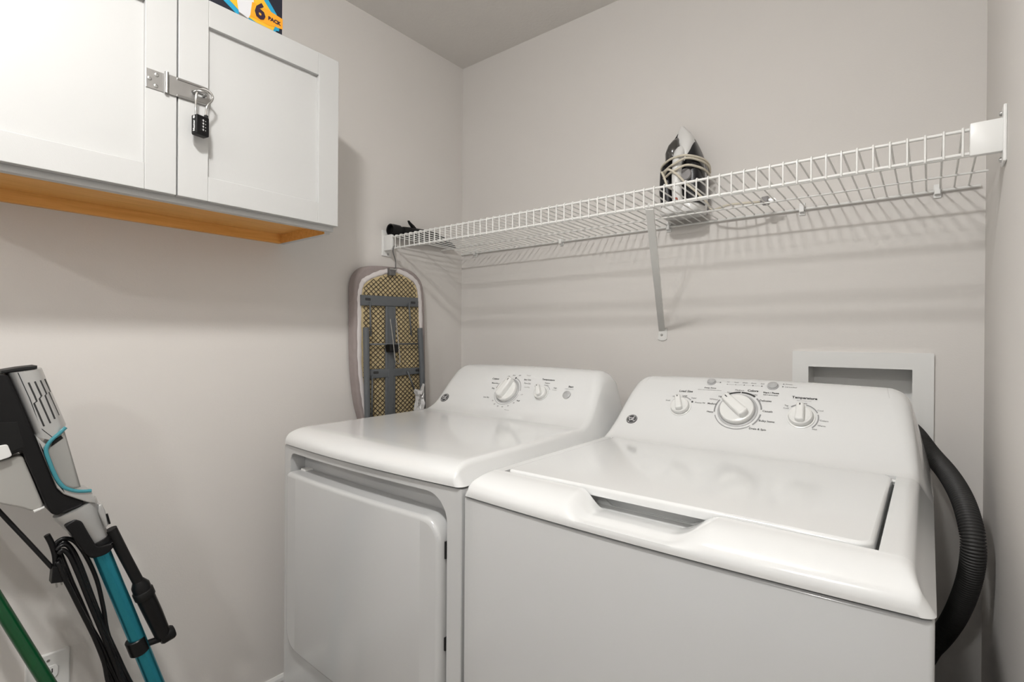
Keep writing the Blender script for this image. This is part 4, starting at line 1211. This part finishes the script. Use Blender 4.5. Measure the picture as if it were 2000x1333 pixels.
for a, c in ((lr[0], lr[1]), (lr[2], lr[3])):
    finish(tube([(BXP + 0.016, a[0], a[1]), (BXP + 0.022, c[0], c[1])], 0.0030, 8), 'rod', GREYF, board, smooth=True)
hr = G['hrod']
finish(tube([(BXP + 0.018, hr[0][0], hr[0][1]), (BXP + 0.018, hr[1][0], hr[1][1])], 0.0030, 8), 'pivot_rod', GREYF, board, smooth=True)
jq = G['joint']
finish(prism(bf, jq, 0.012, 0.036, bev=0.002), 'pivot_block', BLACK, board)
finish(tube(catmull([(BXP + 0.038, a, c) for a, c in G['lever']], 4), 0.0017, 6), 'release_wire', CHROME, board, smooth=True)

# hook hanger holding the board
hk = thing('clip_hook', 'grey wire hook with a small clip joining the ironing board to the shelf', 'hook', (BXP + 0.012, 1.205, 1.415))
HX = BXP + 0.012
hs = [(HX, 1.2178, 1.4968), (HX, 1.2125, 1.5025), (HX, 1.2055, 1.5018), (HX, 1.2015, 1.4960), (HX, 1.2000, 1.482), (HX, 1.2050, 1.466), (HX, 1.2115, 1.448), (HX, 1.2125, 1.420)]
finish(tube(catmull(hs, 5), 0.0021, 8), 'hook_wire', DARKST, hk, smooth=True)
cq = G['clipq']
finish(prism(frame((HX, 0, 0), (0, 1, 0), (0, 0, 1)), [(cq[0][0], cq[0][1] + .003), (cq[1][0], cq[1][1] + .003), (cq[2][0], cq[2][1] - .006), (cq[3][0], cq[3][1] - .006)], -0.010, 0.004, bev=0.002), 'clip', DARKST, hk)
finish(tube([(HX + 0.002, cq[0][0] - 0.002, 1.4165), (HX + 0.002, cq[1][0] + 0.003, 1.4165)], 0.0042, 10), 'clip_spring', CHROME, hk)

# crumpled plastic bag by the board's right leg
bm = bmesh.new()
rnd = random.Random(3)
bp = [(-1.489, a, c) for a, c in G['bag']]
ctr = Vector((-1.489, sum(p[1] for p in bp) / len(bp), sum(p[2] for p in bp) / len(bp)))
rings = []
for s_, hgt in ((1.0, 0.0), (0.92, 0.012), (0.62, 0.017), (0.30, 0.010)):
    rg = []
    for i, p in enumerate(catmull(bp, 3, True)):
        v = ctr + (p - ctr) * s_
        rg.append(bm.verts.new((v.x + hgt + rnd.uniform(-.004, .004), v.y + rnd.uniform(-.002, .002), v.z + rnd.uniform(-.003, .003))))
    rings.append(rg)
for A, B in zip(rings, rings[1:]):
    for k in range(len(A)):
        bm.faces.new((A[k], A[(k + 1) % len(A)], B[(k + 1) % len(B)], B[k]))
bm.faces.new(rings[0][::-1]); bm.faces.new(rings[-1])
tag(center(finish(bm, 'plastic_bag', BAG)), 'small crumpled clear plastic bag tucked at the right leg of the ironing board', 'bag')

# ================================================================ STICK VACUUM
VX = -1.43
vf = frame((VX, 0, 0), (0, 1, 0), (0, 0, 1))
tb = [Vector((VX, a, c)) for a, c in G['vac_tube']]
dirv = (tb[-1] - tb[0]).normalized()
foot = tb[-1] + dirv * ((tb[-1].z - 0.05) / -dirv.z)
vac = thing('stick_vacuum', 'silver and black corded stick vacuum with a teal tube leaning by the left wall', 'vacuum', (VX, foot.y, 0))
finish(prism(vf, round_poly(G['vac_body'], 0.012), -0.040, 0.022, bev=0.0035), 'motor_body', BLACK, vac, smooth=50)
finish(prism(vf, G['vac_strip'], -0.036, 0.029, bev=0.0028, seg=3), 'silver_strip', SILVER, vac, smooth=50)
# rounded upper shell: half-round across, cut on a slant at the bottom
qa, qb, qc, qm, qd = [Vector(p) for p in G['vac_quad']]
def shell_x(s_):
    return VX - 0.030 + 0.060 * max(0.0, 1 - abs(2 * s_ - 1) ** 3.0) ** (1 / 3.0)
def shell_pt(s_, t_):
    bot = qc.lerp(qm, s_ / 0.5) if s_ < 0.5 else qm.lerp(qd, (s_ - 0.5) / 0.5)
    p = qa.lerp(qb, s_).lerp(bot, t_)
    return (shell_x(s_), p.x, p.y)
def shell_near(yz):
    """depth of the shell surface under a point (y, z)"""
    best = min(((Vector(shell_pt(i / 40, j / 20)[1:]) - Vector(yz)).length, i / 40) for i in range(41) for j in range(21))
    return shell_x(best[1])
bm = bmesh.new()
rows = [[bm.verts.new(shell_pt(0.5 - 0.5 * math.cos(PI * i / 28), j / 8)) for i in range(29)] for j in range(9)]
for A, B in zip(rows, rows[1:]):
    for k in range(28):
        bm.faces.new((A[k], A[k + 1], B[k + 1], B[k]))
for r_ in (rows[0], rows[-1]):
    bm.faces.new(r_)
bm.faces.new([r_[0] for r_ in rows] + [r_[-1] for r_ in reversed(rows)])
sh_ = finish(bm, 'silver_shell', SILVER, vac, smooth=50)
finish(tube([(shell_near((a, c)), a, c) for a, c in G['vac_seam']], 0.0008, 5), 'panel_seam', SLOT, sh_)
for k in range(4):
    P = G['vac_vent%d' % k]
    finish(tube([(shell_near((a, c)) - 0.0003, a, c) for a, c in P], 0.0016, 6), 'vent_slot', SLOT, sh_)
finish(prism(vf, G['vac_rim'] , -0.040, 0.016, bev=0.002), 'top_rim', BLACKM, vac)
finish(prism(vf, G['vac_grip'], 0.0215, 0.0235, bev=0.0008), 'grip_inset', BLACKM, vac)
finish(prism(vf, round_poly(G['vac_button'], 0.004), 0.0215, 0.028, bev=0.0015), 'power_button', IRONW, vac, smooth=True)
finish(prism(vf, round_poly(G['vac_bin'], 0.008), -0.036, 0.012, bev=0.0035, seg=3), 'dust_bin', BINP, vac, smooth=50)
finish(prism(vf, G['vac_binlip'], -0.030, 0.016, bev=0.001), 'bin_lip', IRONW, vac)
cup = finish(prism(vf, G['vac_cup'], -0.032, 0.027, bev=0.006, seg=4), 'clear_cup', CLEAR, vac, smooth=50)
finish(prism(vf, G['vac_cupdark'], 0.0200, 0.0285, bev=0.002), 'cup_filter', BLACKM, cup)
finish(tube(catmull([(VX + 0.0300, a, c) for a, c in G['vac_cuprim']], 4), 0.0036, 8), 'cup_rim', TEALT, vac, smooth=True)
nk = [Vector((VX - 0.002, c_[0], c_[1])) for c_ in G['vac_neckline']]
finish(tube(nk, [0.0385, 0.0385, 0.0345, 0.0285, 0.0225, 0.0215], 24, flat=0.85), 'neck', SILVER, vac, smooth=60)
ring = [Vector((VX, c_[0], c_[1])) for c_ in G['vac_ring']]
finish(tube([ring[0], ring[0].lerp(ring[1], .15), ring[0].lerp(ring[1], .85), ring[1]], [0.0225, 0.0240, 0.0240, 0.0215], 22), 'neck_ring', BLACK, vac, smooth=True)
finish(prism(vf, round_poly(G['vac_neckdark'], 0.008), -0.036, 0.030, bev=0.003, seg=3), 'neck_collar', BLACK, vac, smooth=50)
finish(prism(vf, G['vac_latch'], 0.0, 0.028, bev=0.003), 'release_latch', SILVER, vac, smooth=True)
finish(tube([(VX + 0.026, 0.3345, 0.7765), (VX + 0.026, 0.3400, 0.7530)], 0.0022, 6), 'latch_clip', BLACK, vac)
finish(tube([tb[0] - dirv * 0.01, tb[1], tb[2], foot], 0.0168, 24), 'tube', TEAL, vac, smooth=True)
b = bmesh.new()
add_box(b, VX - 0.12, VX + 0.12, foot.y - 0.045, foot.y + 0.055, 0.004, 0.060, bev=0.018, seg=3)
finish(b, 'floor_head', BLACK, vac, smooth=True)
# clipped crevice tool
cl = Vector((VX, *(sum(p[i] for p in G['vac_clip']) / 4 for i in (0, 1))))
dd = dirv
finish(tube([cl - dd * 0.019, cl - dd * 0.017, cl + dd * 0.017, cl + dd * 0.019], [0.0180, 0.0200, 0.0200, 0.0180], 20), 'tool_clip', BLACK, vac, smooth=True)
ar = [Vector((VX, a, c)) for a, c in G['vac_arm']]
finish(tube([ar[0] - Vector((0, .012, 0)), ar[1] + Vector((0, .006, 0))], 0.0075, 12), 'clip_arm', BLACK, vac, smooth=True)
w1 = [Vector((VX, a, c)) for a, c in G['vac_wand']]
w2 = [Vector((VX, a, c)) for a, c in G['vac_wand2']]
cr = finish(tube(w1, [0.0118, 0.0112, 0.0112], 16), 'crevice_tool', BLACKM, vac, smooth=True)
finish(tube([w2[0], w2[0].lerp(w2[1], .35), w2[1], w2[2], w2[3]], [0.0120, 0.0185, 0.0190, 0.0185, 0.0165], 18), 'tool_socket', BLACK, cr, smooth=True)
w2d = (w2[3] - w2[1]).normalized()
finish(tube([w2[1] - w2d * 0.010, w2[1] - w2d * 0.008, w2[1] + w2d * 0.008, w2[1] + w2d * 0.010], [0.0195, 0.0212, 0.0212, 0.0195], 18), 'socket_band', BLACKM, cr, smooth=True)
kn = [Vector((VX, a, c)) for a, c in G['vac_knob']]
finish(tube([kn[0], kn[0].lerp(kn[1], .15), kn[0].lerp(kn[1], .85), kn[1]], [0.0135, 0.0165, 0.0165, 0.0135], 16), 'end_knob', BLACK, vac, smooth=True)
# cord hook, looped cord and plug
hk_ = [Vector((VX - 0.002, a, c)) for a, c in G['hook']]
finish(tube(catmull(hk_, 4), [0.0050] + [0.0045] * 6 + [0.0080] * 6, 8) if False else tube(catmull(hk_, 4), 0.0055, 10), 'cord_hook', BLACK, vac, smooth=True)
for k in range(7):
    P = [(VX + (k % 3 - 1) * 0.007 + 0.004, a, c) for a, c in G['loop%d' % k]]
    P.append((P[-1][0], P[-1][1] + 0.05, P[-1][2] - 0.10))
    finish(tube(catmull(P, 5), 0.0043, 8), 'power_cord', BLACK, vac, smooth='all')
finish(tube(catmull([(VX - 0.03, a, c) for a, c in G['cord_in'][:2]] + [(VX - 0.012, *G['cord_in'][2]), (VX, *G['cord_in'][3])], 6), 0.0042, 8), 'power_cord', BLACK, vac, smooth='all')
pq = finish(prism(vf, G['plug'], -0.012, 0.012, bev=0.003), 'plug', BLACK, vac)
for k in (0, 1):
    a, c = G['prong%d' % k]
    finish(tube([(VX, a[0], a[1] + .003), (VX, c[0], c[1])], 0.0017, 6), 'plug_prong', STEEL, pq)

# ================================================================ GREEN POLE AND WALL OUTLET
pa, pb = Vector(G['pole_a']), Vector(G['pole_b'])
dp = (pb - pa).normalized()
top = pa - dp * 0.36
bot = pb + dp * ((pb.z - 0.012) / -dp.z)
t = thing('pole', 'green metal pole leaning at the lower left in front of the wall outlet', 'pole', (bot.x, bot.y, 0))
finish(tube([top, pa, pb, bot], 0.0130, 20), 'shaft', GREEN, t, smooth=True)
finish(tube([bot + Vector((0, 0, -0.0115)), bot - dp * 0.03], 0.0150, 16), 'end_cap', BLACKM, t, smooth=True)
finish(tube([top - dp * 0.012, top - dp * 0.006, top + dp * 0.02], [0.0100, 0.0145, 0.0145], 16), 'top_cap', BLACKM, t, smooth=True)

og = G['outlet']
y1o, z1o = og[1]
yc_ = y1o - 0.040
of = frame((XL, 0, 0), (0, 1, 0), (0, 0, 1))
t = thing('wall_outlet', 'white duplex wall outlet behind the green pole on the left wall', 'outlet', (XL, yc_, z1o - 0.120))
finish(prism(of, rrect(yc_ - 0.0395, yc_ + 0.0395, z1o - 0.122, z1o + 0.001, 0.004, 3), 0, 0.006, bev=0.003), 'cover_plate', TRIM, t, smooth=True)
for zc in (z1o - 0.042, z1o - 0.081):
    rc = finish(prism(of, rrect(yc_ - 0.0175, yc_ + 0.0175, zc - 0.0145, zc + 0.0145, 0.008, 4), 0.004, 0.0085, bev=0.001), 'receptacle', PLASW, t, smooth=True)
    for dy, hh in ((-0.0065, 0.0040), (0.0065, 0.0048)):
        finish(prism(of, rrect(yc_ + dy - 0.0011, yc_ + dy + 0.0011, zc - hh + .003, zc + hh + .003, 0.0003, 1), 0.0080, 0.0088), 'slot', SLOT, rc)
    finish(lathe(frame((XL + 0.0080, yc_, zc - 0.0085), (0, 1, 0), (0, 0, 1)), [(0.0024, 0), (0.0024, 0.0008), (0, 0.0008)], 12), 'ground_hole', SLOT, rc)
finish(lathe(frame((XL + 0.0058, yc_, z1o - 0.0145), (0, 1, 0), (0, 0, 1)), [(0.0034, 0), (0.0028, 0.0012), (0, 0.0014)], 12), 'screw', STEEL, t)
